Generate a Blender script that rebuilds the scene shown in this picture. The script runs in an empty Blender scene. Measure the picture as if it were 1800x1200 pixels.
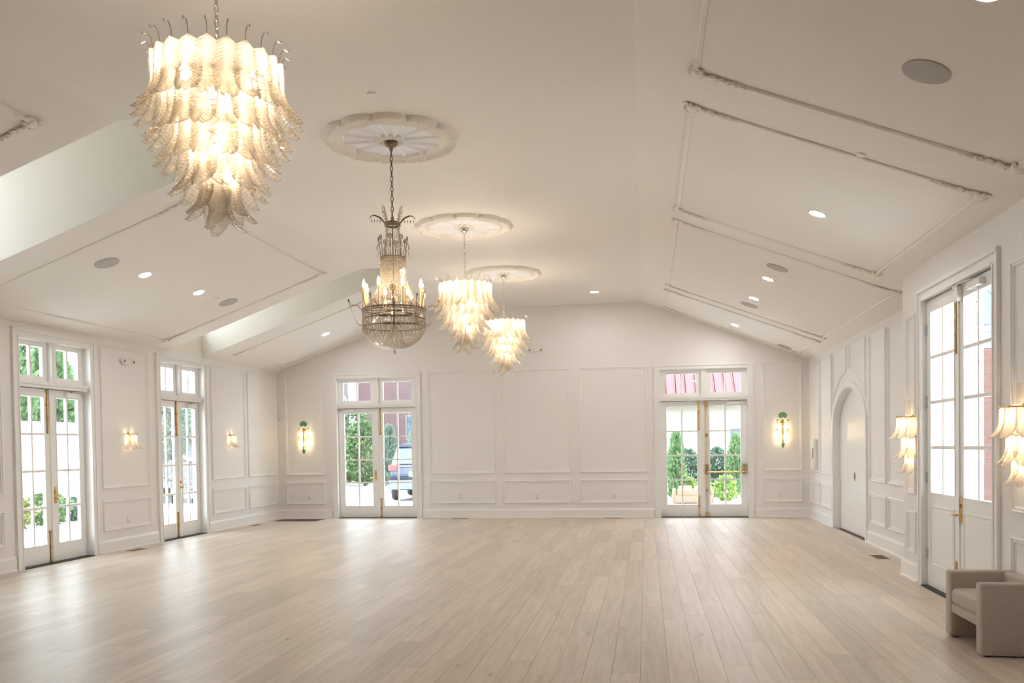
import bpy, bmesh, math, random
from mathutils import Vector, Matrix
random.seed(7)
PI = math.pi
sc = bpy.context.scene
COL = sc.collection

# ------------------------------------------------------------------ camera
cam_d = bpy.data.cameras.new('camera')
cam = bpy.data.objects.new('camera', cam_d); COL.objects.link(cam)
sc.camera = cam
TH, PIT, ROLL, HC = 0.1536, -0.0225, 0.0148, 1.54
right = Vector((math.cos(TH), math.sin(TH), 0)); fwd0 = Vector((-math.sin(TH), math.cos(TH), 0)); up0 = Vector((0, 0, 1))
fwd = fwd0*math.cos(PIT) + up0*math.sin(PIT); upv = up0*math.cos(PIT) - fwd0*math.sin(PIT)
R = right*math.cos(ROLL) - upv*math.sin(ROLL); U = right*math.sin(ROLL) + upv*math.cos(ROLL)
M = Matrix((R, U, -fwd)).transposed().to_4x4(); M.translation = Vector((0, 0, HC))
cam.matrix_world = M
cam_d.sensor_width = 36; cam_d.sensor_fit = 'HORIZONTAL'
cam_d.lens = 36*1530.44/1800
cam_d.shift_x = 0.0; cam_d.shift_y = 219.3/1800
cam_d.clip_start = 0.05; cam_d.clip_end = 500

# ------------------------------------------------------------------ world, sun, exposure
SKY = 5.0
world = bpy.data.worlds.new('overcast_sky'); sc.world = world; world.use_nodes = True
wn = world.node_tree.nodes; wn.clear()
wo = wn.new('ShaderNodeOutputWorld'); wb = wn.new('ShaderNodeBackground')
wb.inputs[0].default_value = (0.86, 0.94, 1.0, 1); wb.inputs[1].default_value = SKY
world.node_tree.links.new(wb.outputs[0], wo.inputs[0])
sun_d = bpy.data.lights.new('sun', 'SUN'); sun_d.energy = 3.5; sun_d.angle = 0.05; sun_d.color = (1, .95, .88)
sun = bpy.data.objects.new('sun', sun_d); COL.objects.link(sun)
sun.rotation_euler = Vector((-0.05, 0.6, -0.9)).to_track_quat('-Z', 'Y').to_euler()
sun.location = (0, -20, 40)
vs = sc.view_settings
sc.display_settings.display_device = 'sRGB'
vs.view_transform = 'Standard'; vs.look = 'None'; vs.gamma = 1.0; vs.use_curve_mapping = False
vs.exposure = 1.0
cy = sc.cycles
cy.use_denoising = True
cy.use_light_tree = True
cy.max_bounces = 12; cy.diffuse_bounces = 6; cy.transparent_max_bounces = 24
cy.sample_clamp_indirect = 6.0
cy.caustics_reflective = False; cy.caustics_refractive = False

CHAND_W, DOWN_W, SCONCE_W = 1.05, 3.1, 0.7     # emission multipliers of the lamps

# ------------------------------------------------------------------ materials
def nt(m):
    m.use_nodes = True; t = m.node_tree; t.nodes.clear(); return t, t.nodes, t.links
def mat(name, col, rough=.5, metal=0., noise=0., nscale=8., bump=0., bscale=60., spec=.5, sheen=0., var=None, bstretch=None):
    m = bpy.data.materials.new(name); t, n, l = nt(m)
    o = n.new('ShaderNodeOutputMaterial'); p = n.new('ShaderNodeBsdfPrincipled'); l.new(p.outputs[0], o.inputs[0])
    p.inputs['Base Color'].default_value = (*col, 1); p.inputs['Roughness'].default_value = rough
    p.inputs['Metallic'].default_value = metal; p.inputs['Specular IOR Level'].default_value = spec
    if sheen: p.inputs['Sheen Weight'].default_value = sheen
    tc = n.new('ShaderNodeTexCoord')
    if noise or var:
        nz = n.new('ShaderNodeTexNoise'); nz.inputs['Scale'].default_value = nscale; nz.inputs['Detail'].default_value = 4
        l.new(tc.outputs['Object'], nz.inputs['Vector'])
        mx = n.new('ShaderNodeMix'); mx.data_type = 'RGBA'
        a = tuple(max(0, c*(1-noise)) for c in col); b = tuple(min(1, c*(1+noise)) for c in col)
        if var: a, b = col, var
        mx.inputs[6].default_value = (*a, 1); mx.inputs[7].default_value = (*b, 1)
        l.new(nz.outputs['Fac'], mx.inputs[0]); l.new(mx.outputs[2], p.inputs['Base Color'])
    if bump:
        nb = n.new('ShaderNodeTexNoise'); nb.inputs['Scale'].default_value = bscale; nb.inputs['Detail'].default_value = 3
        l.new(tc.outputs['Object'], nb.inputs['Vector'])
        bp = n.new('ShaderNodeBump'); bp.inputs['Strength'].default_value = bump; bp.inputs['Distance'].default_value = .01
        l.new(nb.outputs['Fac'], bp.inputs['Height']); l.new(bp.outputs[0], p.inputs['Normal'])
    return m
def emit(name, col, s):
    m = bpy.data.materials.new(name); t, n, l = nt(m)
    o = n.new('ShaderNodeOutputMaterial'); e = n.new('ShaderNodeEmission'); l.new(e.outputs[0], o.inputs[0])
    e.inputs[0].default_value = (*col, 1); e.inputs[1].default_value = s
    return m
def two_sided_ior(n, l, f, ior):
    # same reflectance on entering and leaving a thin sheet
    g = n.new('ShaderNodeNewGeometry'); r = n.new('ShaderNodeMapRange'); l.new(g.outputs['Backfacing'], r.inputs['Value'])
    r.inputs['To Min'].default_value = ior; r.inputs['To Max'].default_value = 1/ior; l.new(r.outputs[0], f.inputs[0])
def glass_pane():
    m = bpy.data.materials.new('window_glass'); t, n, l = nt(m)
    o = n.new('ShaderNodeOutputMaterial'); a = n.new('ShaderNodeBsdfTransparent'); g = n.new('ShaderNodeBsdfGlossy')
    a.inputs[0].default_value = (.95, .975, .98, 1); g.inputs['Roughness'].default_value = .02
    f = n.new('ShaderNodeFresnel'); two_sided_ior(n, l, f, 1.45)
    x = n.new('ShaderNodeMixShader'); l.new(f.outputs[0], x.inputs[0]); l.new(a.outputs[0], x.inputs[1]); l.new(g.outputs[0], x.inputs[2])
    l.new(x.outputs[0], o.inputs[0]); return m
def leaf_glass(name, col, body, tr):
    # blown glass: partly clear, partly scattering; thicker on the ridges (attribute 'ridge')
    m = bpy.data.materials.new(name); t, n, l = nt(m)
    o = n.new('ShaderNodeOutputMaterial')
    a = n.new('ShaderNodeBsdfTransparent'); a.inputs[0].default_value = (*tr, 1)
    s = n.new('ShaderNodeBsdfTranslucent'); s.inputs[0].default_value = (*col, 1)
    d = n.new('ShaderNodeBsdfDiffuse'); d.inputs[0].default_value = (*col, 1)
    g = n.new('ShaderNodeBsdfGlossy'); g.inputs['Roughness'].default_value = .12
    m1 = n.new('ShaderNodeMixShader'); m1.inputs[0].default_value = .35
    l.new(s.outputs[0], m1.inputs[1]); l.new(d.outputs[0], m1.inputs[2])
    at = n.new('ShaderNodeAttribute'); at.attribute_name = 'ridge'
    mr = n.new('ShaderNodeMapRange'); mr.inputs['To Min'].default_value = body[0]; mr.inputs['To Max'].default_value = body[1]
    l.new(at.outputs['Fac'], mr.inputs['Value'])
    m2 = n.new('ShaderNodeMixShader'); l.new(mr.outputs[0], m2.inputs[0]); l.new(a.outputs[0], m2.inputs[1]); l.new(m1.outputs[0], m2.inputs[2])
    f = n.new('ShaderNodeFresnel'); two_sided_ior(n, l, f, 1.35)
    m3 = n.new('ShaderNodeMixShader'); l.new(f.outputs[0], m3.inputs[0]); l.new(m2.outputs[0], m3.inputs[1]); l.new(g.outputs[0], m3.inputs[2])
    l.new(m3.outputs[0], o.inputs[0]); return m
def floor_mat():
    m = bpy.data.materials.new('pale_oak'); t, n, l = nt(m)
    o = n.new('ShaderNodeOutputMaterial'); p = n.new('ShaderNodeBsdfPrincipled'); l.new(p.outputs[0], o.inputs[0])
    g = n.new('ShaderNodeNewGeometry'); oi = n.new('ShaderNodeObjectInfo')
    ad = n.new('ShaderNodeMath'); ad.operation = 'ADD'; l.new(g.outputs['Random Per Island'], ad.inputs[0]); l.new(oi.outputs['Random'], ad.inputs[1])
    fr = n.new('ShaderNodeMath'); fr.operation = 'FRACT'; l.new(ad.outputs[0], fr.inputs[0])
    sc_ = n.new('ShaderNodeVectorMath'); sc_.operation = 'MULTIPLY'; sc_.inputs[1].default_value = (14, .9, 4); l.new(g.outputs['Position'], sc_.inputs[0])
    mu = n.new('ShaderNodeMath'); mu.operation = 'MULTIPLY'; mu.inputs[1].default_value = 57.; l.new(fr.outputs[0], mu.inputs[0])
    av = n.new('ShaderNodeVectorMath'); av.operation = 'ADD'; l.new(sc_.outputs[0], av.inputs[0]); l.new(mu.outputs[0], av.inputs[1])
    nz = n.new('ShaderNodeTexNoise'); nz.inputs['Scale'].default_value = 1.6; nz.inputs['Detail'].default_value = 6; nz.inputs['Distortion'].default_value = .6
    l.new(av.outputs[0], nz.inputs['Vector'])
    cr = n.new('ShaderNodeValToRGB'); l.new(nz.outputs['Fac'], cr.inputs[0])
    e = cr.color_ramp.elements
    e[0].position = .3; e[0].color = (.50, .415, .335, 1); e[1].position = .62; e[1].color = (.62, .53, .445, 1)
    hs = n.new('ShaderNodeHueSaturation'); l.new(cr.outputs[0], hs.inputs['Color'])
    mv = n.new('ShaderNodeMapRange'); mv.inputs['To Min'].default_value = .90; mv.inputs['To Max'].default_value = 1.10
    l.new(fr.outputs[0], mv.inputs['Value']); l.new(mv.outputs[0], hs.inputs['Value'])
    # knots
    vo = n.new('ShaderNodeTexVoronoi'); vo.inputs['Scale'].default_value = 1.0
    sk = n.new('ShaderNodeVectorMath'); sk.operation = 'MULTIPLY'; sk.inputs[1].default_value = (3.2, 1.3, 1); l.new(g.outputs['Position'], sk.inputs[0]); l.new(sk.outputs[0], vo.inputs['Vector'])
    kr = n.new('ShaderNodeMapRange'); kr.inputs['From Min'].default_value = .015; kr.inputs['From Max'].default_value = .07; l.new(vo.outputs['Distance'], kr.inputs['Value'])
    mk = n.new('ShaderNodeMix'); mk.data_type = 'RGBA'; mk.inputs[6].default_value = (.33, .22, .14, 1); l.new(kr.outputs[0], mk.inputs[0]); l.new(hs.outputs[0], mk.inputs[7])
    l.new(mk.outputs[2], p.inputs['Base Color'])
    rr = n.new('ShaderNodeMapRange'); rr.inputs['To Min'].default_value = .27; rr.inputs['To Max'].default_value = .42; l.new(nz.outputs['Fac'], rr.inputs['Value']); l.new(rr.outputs[0], p.inputs['Roughness'])
    p.inputs['Specular IOR Level'].default_value = .5
    b = n.new('ShaderNodeBump'); b.inputs['Strength'].default_value = .12; b.inputs['Distance'].default_value = .004; l.new(nz.outputs['Fac'], b.inputs['Height']); l.new(b.outputs[0], p.inputs['Normal'])
    return m
def brick_mat(name, scale, c1, c2, mortar):
    m = bpy.data.materials.new(name); t, n, l = nt(m)
    o = n.new('ShaderNodeOutputMaterial'); p = n.new('ShaderNodeBsdfPrincipled'); l.new(p.outputs[0], o.inputs[0]); p.inputs['Roughness'].default_value = .85
    tc = n.new('ShaderNodeTexCoord'); sp = n.new('ShaderNodeSeparateXYZ'); l.new(tc.outputs['Object'], sp.inputs[0])
    cb = n.new('ShaderNodeCombineXYZ'); l.new(sp.outputs['X'], cb.inputs[0]); l.new(sp.outputs['Z'], cb.inputs[1])
    b = n.new('ShaderNodeTexBrick'); l.new(cb.outputs[0], b.inputs['Vector']); b.inputs['Scale'].default_value = scale
    b.inputs['Color1'].default_value = (*c1, 1); b.inputs['Color2'].default_value = (*c2, 1); b.inputs['Mortar'].default_value = (*mortar, 1)
    b.inputs['Brick Width'].default_value = .22; b.inputs['Row Height'].default_value = .075; b.inputs['Mortar Size'].default_value = .008
    l.new(b.outputs['Color'], p.inputs['Base Color']); return m

WALL = mat('white_wall_paint', (.80, .77, .75), .55, bump=.03, bscale=90)
TRIM = mat('white_trim_paint', (.82, .80, .78), .35)
CEIL = mat('cream_ceiling_paint', (.82, .775, .735), .7, noise=.015, nscale=2, bump=.03, bscale=60)
CMOULD = mat('cream_moulding_paint', (.82, .775, .715), .5)
DOORW = mat('white_door_paint', (.83, .82, .80), .3)
PLASTER = mat('white_plaster', (.86, .86, .88), .5)
FLOOR = floor_mat()
SUB = mat('dark_subfloor', (.16, .11, .075), .8, noise=.1)
PANE = glass_pane()
BRASS = mat('polished_brass', (.72, .47, .17), .25, 1., noise=.06, nscale=20)
NICKEL = mat('polished_nickel', (.72, .66, .58), .22, 1.)
BRONZE = mat('dark_bronze', (.20, .15, .10), .4, .85, noise=.15, nscale=30)
BLACK = mat('black_rubber', (.012, .011, .011), .6)
GREYM = mat('silver_painted_metal', (.62, .61, .60), .4, .3)
WHITEP = mat('white_plastic', (.80, .79, .77), .4)
GRILLE = mat('grey_speaker_cloth', (.50, .47, .45), .8, bump=.3, bscale=400)
FABRIC = mat('cream_boucle', (.62, .53, .46), .95, noise=.12, nscale=90, bump=.9, bscale=260, sheen=.3)
VENTM = mat('brown_vent_metal', (.30, .19, .11), .5, .3)
LEAF = leaf_glass('ribbed_leaf_glass', (1., .94, .87), (.17, .62), (.97, .95, .91))
FROST = leaf_glass('frosted_leaf_glass', (.98, .93, .86), (.62, .8), (.97, .94, .9))
CLEARW = leaf_glass('clear_rod_glass', (.97, .92, .72), (.42, .7), (.97, .95, .85))
GREENG = mat('green_glass', (.16, .34, .15), .15, noise=.25, nscale=40)
GOLDG = mat('gold_glass', (.62, .45, .09), .2, .35)
IVORY = mat('ivory_candle', (.80, .62, .36), .5, noise=.05)
def crystal():
    m = bpy.data.materials.new('cut_crystal'); t, n, l = nt(m)
    o = n.new('ShaderNodeOutputMaterial'); a = n.new('ShaderNodeBsdfTransparent'); a.inputs[0].default_value = (.93, .89, .83, 1)
    g = n.new('ShaderNodeBsdfGlossy'); g.inputs['Roughness'].default_value = .06; g.inputs[0].default_value = (.95, .9, .82, 1)
    d = n.new('ShaderNodeBsdfDiffuse'); d.inputs[0].default_value = (.80, .71, .60, 1)
    x = n.new('ShaderNodeMixShader'); x.inputs[0].default_value = .55; l.new(g.outputs[0], x.inputs[1]); l.new(d.outputs[0], x.inputs[2])
    y = n.new('ShaderNodeMixShader'); y.inputs[0].default_value = .52; l.new(a.outputs[0], y.inputs[1]); l.new(x.outputs[0], y.inputs[2])
    l.new(y.outputs[0], o.inputs[0]); return m
CRYSTAL = crystal()
BULB = emit('warm_bulb_glow', (1, .85, .66), 60*CHAND_W)
FLAME = emit('flame_bulb_glow', (1, .83, .62), 70*CHAND_W)
SBULB = emit('sconce_bulb_glow', (1, .80, .52), 45*SCONCE_W)
DOWN = emit('downlight_glow', (1, .97, .93), 55*DOWN_W)

# ------------------------------------------------------------------ mesh helpers
class MB:
    def __init__(s): s.v = []; s.f = []; s.a = []
    def add(s, vs, fs, at=None):
        b = len(s.v); s.v += [tuple(x) for x in vs]; s.f += [tuple(b+i for i in f) for f in fs]
        s.a += list(at) if at is not None else [0.]*len(vs)
    def box(s, x0, y0, z0, x1, y1, z1):
        x0, x1 = min(x0, x1), max(x0, x1); y0, y1 = min(y0, y1), max(y0, y1); z0, z1 = min(z0, z1), max(z0, z1)
        s.add([(x0, y0, z0), (x1, y0, z0), (x1, y1, z0), (x0, y1, z0), (x0, y0, z1), (x1, y0, z1), (x1, y1, z1), (x0, y1, z1)],
              [(0, 3, 2, 1), (4, 5, 6, 7), (0, 1, 5, 4), (1, 2, 6, 5), (2, 3, 7, 6), (3, 0, 4, 7)]); return s
    def prism(s, poly, d):
        # polygon of 3-D points extruded by vector d
        n = len(poly); d = Vector(d); p = [Vector(q) for q in poly]
        s.add(p+[q+d for q in p], [tuple(range(n))[::-1], tuple(range(n, 2*n))]+[(i, (i+1) % n, n+(i+1) % n, n+i) for i in range(n)]); return s
    def tube(s, pts, r, seg=6, closed=False):
        pts = [Vector(p) for p in pts]; n = len(pts); rs = r if isinstance(r, (list, tuple)) else [r]*n
        vs, fs = [], []; prev = None
        for i, p in enumerate(pts):
            if closed: t = pts[(i+1) % n]-pts[i-1]
            else: t = pts[min(i+1, n-1)]-pts[max(i-1, 0)]
            t = t.normalized() if t.length > 1e-9 else Vector((0, 0, 1))
            if prev is None:
                a = Vector((0, 0, 1)) if abs(t.z) < .9 else Vector((1, 0, 0)); u = t.cross(a).normalized()
            else:
                u = (prev-t*prev.dot(t)); u = u.normalized() if u.length > 1e-6 else t.orthogonal().normalized()
            prev = u; w = t.cross(u)
            for k in range(seg):
                c = 2*PI*k/seg; vs.append(p+(u*math.cos(c)+w*math.sin(c))*rs[i])
        for i in range(n if closed else n-1):
            j = (i+1) % n
            for k in range(seg):
                q = (k+1) % seg; fs.append((i*seg+k, i*seg+q, j*seg+q, j*seg+k))
        if not closed: fs += [tuple(range(seg))[::-1], tuple((n-1)*seg+k for k in range(seg))]
        s.add(vs, fs); return s
    def lathe(s, prof, c=(0, 0, 0), seg=24, axis='z'):
        vs, fs = [], []; n = len(prof)
        for r, h in prof:
            for k in range(seg):
                a = 2*PI*k/seg
                q = (r*math.cos(a), r*math.sin(a), h)
                if axis == 'y': q = (q[0], q[2], q[1])
                if axis == 'x': q = (q[2], q[0], q[1])
                vs.append((c[0]+q[0], c[1]+q[1], c[2]+q[2]))
        for i in range(n-1):
            for k in range(seg):
                q = (k+1) % seg; fs.append((i*seg+k, i*seg+q, (i+1)*seg+q, (i+1)*seg+k))
        fs += [tuple(range(seg))[::-1], tuple((n-1)*seg+k for k in range(seg))]
        s.add(vs, fs); return s
    def blob(s, c, r, seg=8, rings=5):
        r = r if isinstance(r, (list, tuple)) else (r, r, r)
        vs = [(c[0], c[1], c[2]-r[2])]; fs = []
        for i in range(1, rings):
            p = PI*i/rings
            for k in range(seg):
                a = 2*PI*k/seg; vs.append((c[0]+r[0]*math.sin(p)*math.cos(a), c[1]+r[1]*math.sin(p)*math.sin(a), c[2]-r[2]*math.cos(p)))
        vs.append((c[0], c[1], c[2]+r[2])); T = len(vs)-1
        for k in range(seg):
            q = (k+1) % seg; fs.append((0, 1+q, 1+k)); fs.append((T, T-seg+k, T-seg+q))
            for i in range(rings-2): fs.append((1+i*seg+k, 1+i*seg+q, 1+(i+1)*seg+q, 1+(i+1)*seg+k))
        s.add(vs, fs); return s
    def octa(s, c, r, h=None):
        h = h or r; x, y, z = c
        s.add([(x+r, y, z), (x, y+r, z), (x-r, y, z), (x, y-r, z), (x, y, z+h), (x, y, z-h)],
              [(0, 1, 4), (1, 2, 4), (2, 3, 4), (3, 0, 4), (1, 0, 5), (2, 1, 5), (3, 2, 5), (0, 3, 5)]); return s
    def frame(s, pts, O, Ux, Vx, N, prof):
        # moulding swept round a closed polygon (counter-clockwise in the U,V plane), prof = (inset, height) steps
        O, Ux, Vx, N = map(Vector, (O, Ux, Vx, N)); n = len(pts); off = []
        for i in range(n):
            p0, p1, p2 = Vector(pts[i-1]), Vector(pts[i]), Vector(pts[(i+1) % n])
            d1 = (p1-p0).normalized(); d2 = (p2-p1).normalized()
            n1 = Vector((-d1.y, d1.x)); n2 = Vector((-d2.y, d2.x)); m = n1+n2
            m = m/max(m.dot(n1), .3) if m.length > 1e-6 else n1
            off.append(m)
        vs, fs = [], []; k = len(prof)
        for ins, h in prof:
            for i in range(n):
                q = Vector(pts[i])+off[i]*ins; vs.append(O+Ux*q.x+Vx*q.y+N*h)
        for j in range(k-1):
            for i in range(n):
                q = (i+1) % n; fs.append((j*n+i, j*n+q, (j+1)*n+q, (j+1)*n+i))
        s.add(vs, fs); return s
    def mesh(s, name, smooth=False, attr=False):
        me = bpy.data.meshes.new(name); me.from_pydata(s.v, [], s.f)
        if attr:
            A = me.attributes.new('ridge', 'FLOAT', 'POINT'); A.data.foreach_set('value', s.a)
        bm = bmesh.new(); bm.from_mesh(me); bmesh.ops.recalc_face_normals(bm, faces=bm.faces); bm.to_mesh(me); bm.free()
        if smooth: me.shade_smooth()
        return me
    def build(s, name, m, parent=None, smooth=False, attr=False, loc=None):
        return link(name, s.mesh(name, smooth, attr), m, parent, loc)
def link(name, me, m=None, parent=None, loc=None, rot=None, scale=None):
    if m and not me.materials: me.materials.append(m)
    o = bpy.data.objects.new(name, me); COL.objects.link(o)
    if parent: o.parent = parent
    if loc is not None: o.location = loc
    if rot is not None: o.rotation_euler = rot
    if scale is not None: o.scale = scale
    return o
def tag(o, label=None, cat=None, group=None, kind=None):
    if label: o['label'] = label
    if cat: o['category'] = cat
    if group: o['group'] = group
    if kind: o['kind'] = kind
    return o
def thing(name, loc, label, cat, group=None, rz=0, kind=None):
    o = bpy.data.objects.new(name, None); COL.objects.link(o); o.location = loc; o.rotation_euler = (0, 0, rz)
    o.empty_display_size = .1
    return tag(o, label, cat, group, kind)
def copy_tree(o, parent=None):
    c = o.copy(); COL.objects.link(c)
    if parent: c.parent = parent
    for ch in o.children: copy_tree(ch, c)
    return c
def rbox(mb_args, bev, name, m, parent=None, seg=3, loc=None):
    b = bmesh.new(); x0, y0, z0, x1, y1, z1 = mb_args
    bmesh.ops.create_cube(b, size=1, matrix=Matrix.Translation(((x0+x1)/2, (y0+y1)/2, (z0+z1)/2)) @ Matrix.Diagonal((x1-x0, y1-y0, z1-z0, 1)))
    bmesh.ops.bevel(b, geom=b.edges[:], offset=bev, segments=seg, profile=.5, affect='EDGES')
    me = bpy.data.meshes.new(name); b.to_mesh(me); b.free(); me.shade_smooth()
    return link(name, me, m, parent, loc)
def rect(x0, y0, x1, y1): return [(x0, y0), (x1, y0), (x1, y1), (x0, y1)]

# ------------------------------------------------------------------ room constants
XL, XR, D, YF = -8.21, 3.31, 18.61, -6.0
ZC, XCL, XCR = 4.54, -4.70, -0.055
SLL, SLR = .356, .385               # rise of the two ceiling slopes
ZWL = ZC-SLL*(XCL-XL); ZWR = ZC-SLR*(XR-XCR)
XP, YP = 2.90, 10.52                # projecting part of the right wall
def zl(x): return ZC-SLL*(XCL-x)
def zr(x): return ZC-SLR*(x-XCR)
T = .26                             # wall thickness

# ------------------------------------------------------------------ floor
fl = MB().box(XL-.3, YF-.3, -.10, XR+.3, D+.3, -.006).build('floor', SUB)
tag(fl, 'pale oak plank floor running the length of the hall', 'floor', kind='structure')
PWID = .19
planks = []
x = XL-.02
row = 0
while x < XR:
    y = YF-random.random()*2.2
    while y < D:
        L = random.choice((1.5, 1.9, 2.2, 2.2, 2.4))
        a, b = max(y, YF), min(y+L, D+.02)
        if b-a > .02:
            x1 = min(x+PWID, XR+.02)
            cxm, cym = (x+x1)/2, (a+b)/2
            ok = cym > 4.6 and abs(cxm*math.cos(TH)+cym*math.sin(TH)) < .62*(cym*math.cos(TH)-cxm*math.sin(TH))
            size = (b-a)*(x1-x)/max(cym, 1)**3 if ok else 0
            planks.append((size, x, a, x1, b))
        y += L
    x += PWID; row += 1
planks.sort(key=lambda q: -q[0])
plank_me = MB().box(-.5, -.5, -.012, .5, .5, 0).mesh('floorboard')
G = .0018
for s_, x0, a, x1, b in planks[:300]:
    link('floorboard', plank_me, FLOOR, fl, ((x0+x1)/2, (a+b)/2, 0), None, (x1-x0-G, b-a-G, 1))
mb = MB()
for s_, x0, a, x1, b in planks[300:]: mb.box(x0+G/2, a+G/2, -.012, x1-G/2, b-G/2, 0)
tag(mb.build('floorboards', FLOOR, fl), kind='stuff')

# ------------------------------------------------------------------ walls
DL = [(10.41, 11.90), (13.80, 15.28)]            # French doors of the left wall (y from, to)
DLX = [(7.0, 8.49)]     # the same run of doors continues beside the camera
DB = [(-6.815, -5.005), (.29, 2.08)]             # French doors of the back wall
HD, HO = 2.44, 3.11                              # leaf height, top of the transom opening
def wall_left():
    m = MB(); ys = sorted(DL+DLX); y = YF
    for a, b in ys:
        m.box(XL-T, y, -.1, XL, a-.03, ZWL+.02); m.box(XL-T, a-.03, HO, XL, b+.03, ZWL+.02); y = b+.03
    m.box(XL-T, y, -.1, XL, D+T, ZWL+.02)
    return m.build('wall_left', WALL)
wl = tag(wall_left(), 'white panelled left wall with a run of French doors', 'wall', kind='structure')
def wall_back():
    m = MB(); xs = [XL-T]
    for a, b in DB: xs += [a-.03, b+.03]
    xs.append(XR+T)
    for i in range(0, len(xs), 2): m.box(xs[i], D, -.1, xs[i+1], D+T, ZWL)
    for a, b in DB: m.box(a-.03, D, HO, b+.03, D+T, ZWL)
    z0 = ZWL
    xr = XCR+(ZC-z0)/SLR
    m.prism([(XL, D, z0), (xr+.02, D, z0), (XCR, D, ZC+.02), (XCL, D, ZC+.02)], (0, T, 0))
    return m.build('wall_back', WALL)
wb_ = tag(wall_back(), 'white panelled end wall with a gabled top', 'wall', kind='structure')
# right wall: recess with the arched opening, projecting part with the tall doors
AY, AH, ASP, ARISE = 15.10, 1.15, 1.85, .60      # arch centre, half width, spring, rise
def arch_z(d, h=AH, sp=ASP, rise=ARISE):
    q = min(1, abs(d)/h); return sp+rise*(1-q**1.75)**.62
def arch_pts(h=AH, sp=ASP, rise=ARISE, n=24):
    return [(AY-h+2*h*i/n, arch_z(-h+2*h*i/n, h, sp, rise)) for i in range(n+1)]
RD0, RD1, RDH = 7.86, 9.78, 3.0
def wall_right():
    m = MB(); zt = ZWR+.02
    m.box(XR, YP, -.1, XR+T, AY-AH, zt); m.box(XR, AY+AH, -.1, XR+T, D+T, zt)
    P = arch_pts()
    for i in range(len(P)-1):
        (a, za), (b, zb) = P[i], P[i+1]
        m.prism([(XR, a, za), (XR, b, zb), (XR, b, zt), (XR, a, zt)], (T, 0, 0))
    zt = zr(XP)+.02; x1 = XP+.30
    m.box(XP, YF, -.1, x1, RD0-.02, zt); m.box(XP, RD1+.02, -.1, x1, YP, zt); m.box(XP, RD0-.02, RDH+.02, x1, RD1+.02, zt)
    m.box(x1, YP-.3, -.1, XR+T, YP, ZWR)
    return m.build('wall_right', WALL)
wr = tag(wall_right(), 'white panelled right wall with a recess and arched doorway', 'wall', kind='structure')
tag(MB().box(XL-T, YF-T, -.1, XR+T, YF, ZC+.3).build('wall_front', WALL), 'plain white wall behind the camera', 'wall', kind='structure')

# ------------------------------------------------------------------ ceiling
DM = [(7.32, 8.77), (14.05, 15.28)]              # dormer shafts in the left slope (y from, to)
XD = -4.36                                       # the shafts cut this far into the flat ceiling
def ceiling_flat():
    m = MB(); m.box(XD, YF, ZC, XCR, D, ZC+.18); y = YF
    for a, b in DM: m.box(XCL, y, ZC, XD, a, ZC+.18); y = b
    m.box(XCL, y, ZC, XD, D, ZC+.18)
    return m.build('ceiling', CEIL)
cf = tag(ceiling_flat(), 'cream flat middle of the vaulted ceiling', 'ceiling', kind='structure')
def slope_piece(m, x0, x1, z0, z1, ya, yb, t=.18):
    m.prism([(x0, ya, z0), (x1, ya, z1), (x1, ya, z1+t), (x0, ya, z0+t)], (0, yb-ya, 0))
m = MB(); slope_piece(m, XCR, XR+T, ZC, zr(XR+T), YF, D)
cr_ = tag(m.build('ceiling', CEIL), 'cream right slope of the vaulted ceiling with moulded panels', 'ceiling', kind='structure')
m = MB(); y = YF
for a, b in DM: slope_piece(m, XL-T, XCL, zl(XL-T), ZC, y, a); y = b
slope_piece(m, XL-T, XCL, zl(XL-T), ZC, y, D)
cl_ = tag(m.build('ceiling', CEIL), 'cream left slope of the vaulted ceiling cut by dormer shafts', 'ceiling', kind='structure')
# dormer shafts with a window high in the outer wall
SHAFT = mat('shaft_paint_bounce_tint', (.78, .735, .665), .6, bump=.03, bscale=60)  # yellow of the bounced light is mixed into the shaft colour
ZT = 5.7
for i, (a, b) in enumerate(DM):
    m = MB()
    for (y0, y1) in ((a-.14, a+.004), (b-.004, b+.14)):
        m.prism([(XL, y0, ZWL+.001), (XCL, y0, ZC+.001), (XD, y0, ZC+.001), (XD, y0, ZT), (XL, y0, ZT)], (0, y1-y0, 0))
    m.box(XD, a-.14, ZC+.18, XD+.14, b+.14, ZT)
    m.box(XL-T, a-.14, ZT, XD+.14, b+.14, ZT+.12)
    w0, w1 = a+.12, b-.12
    m.box(XL-T, a-.14, ZWL+.02, XL, b+.14, 3.72); m.box(XL-T, a-.14, 3.72, XL, w0, ZT); m.box(XL-T, w1, 3.72, XL, b+.14, ZT); m.box(XL-T, w0, 5.45, XL, w1, ZT)
    s = tag(m.build('ceiling', SHAFT), ('pale walls of the dormer shaft nearest the camera', 'pale walls of the far dormer shaft above the second French door')[i], 'ceiling', kind='structure')
    w = MB()
    w.box(XL-.16, w0, 3.72, XL-.10, w0+.05, 5.45); w.box(XL-.16, w1-.05, 3.72, XL-.10, w1, 5.45)
    w.box(XL-.16, w0, 3.72, XL-.10, w1, 3.78); w.box(XL-.16, w0, 5.39, XL-.10, w1, 5.45)
    w.box(XL-.15, (w0+w1)/2-.015, 3.78, XL-.11, (w0+w1)/2+.015, 5.39)
    wo_ = tag(w.build('window_%d' % (5+i), TRIM), ('white window high in the dormer nearest the camera', 'white window high in the far dormer')[i], 'window', kind='structure')
    for q in (0, 1):
        c0 = w0+.05 if q == 0 else (w0+w1)/2+.015; c1 = (w0+w1)/2-.015 if q == 0 else w1-.05
        MB().box(XL-.133, c0, 3.78, XL-.128, c1, 5.39).build('pane', PANE, wo_)

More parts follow.
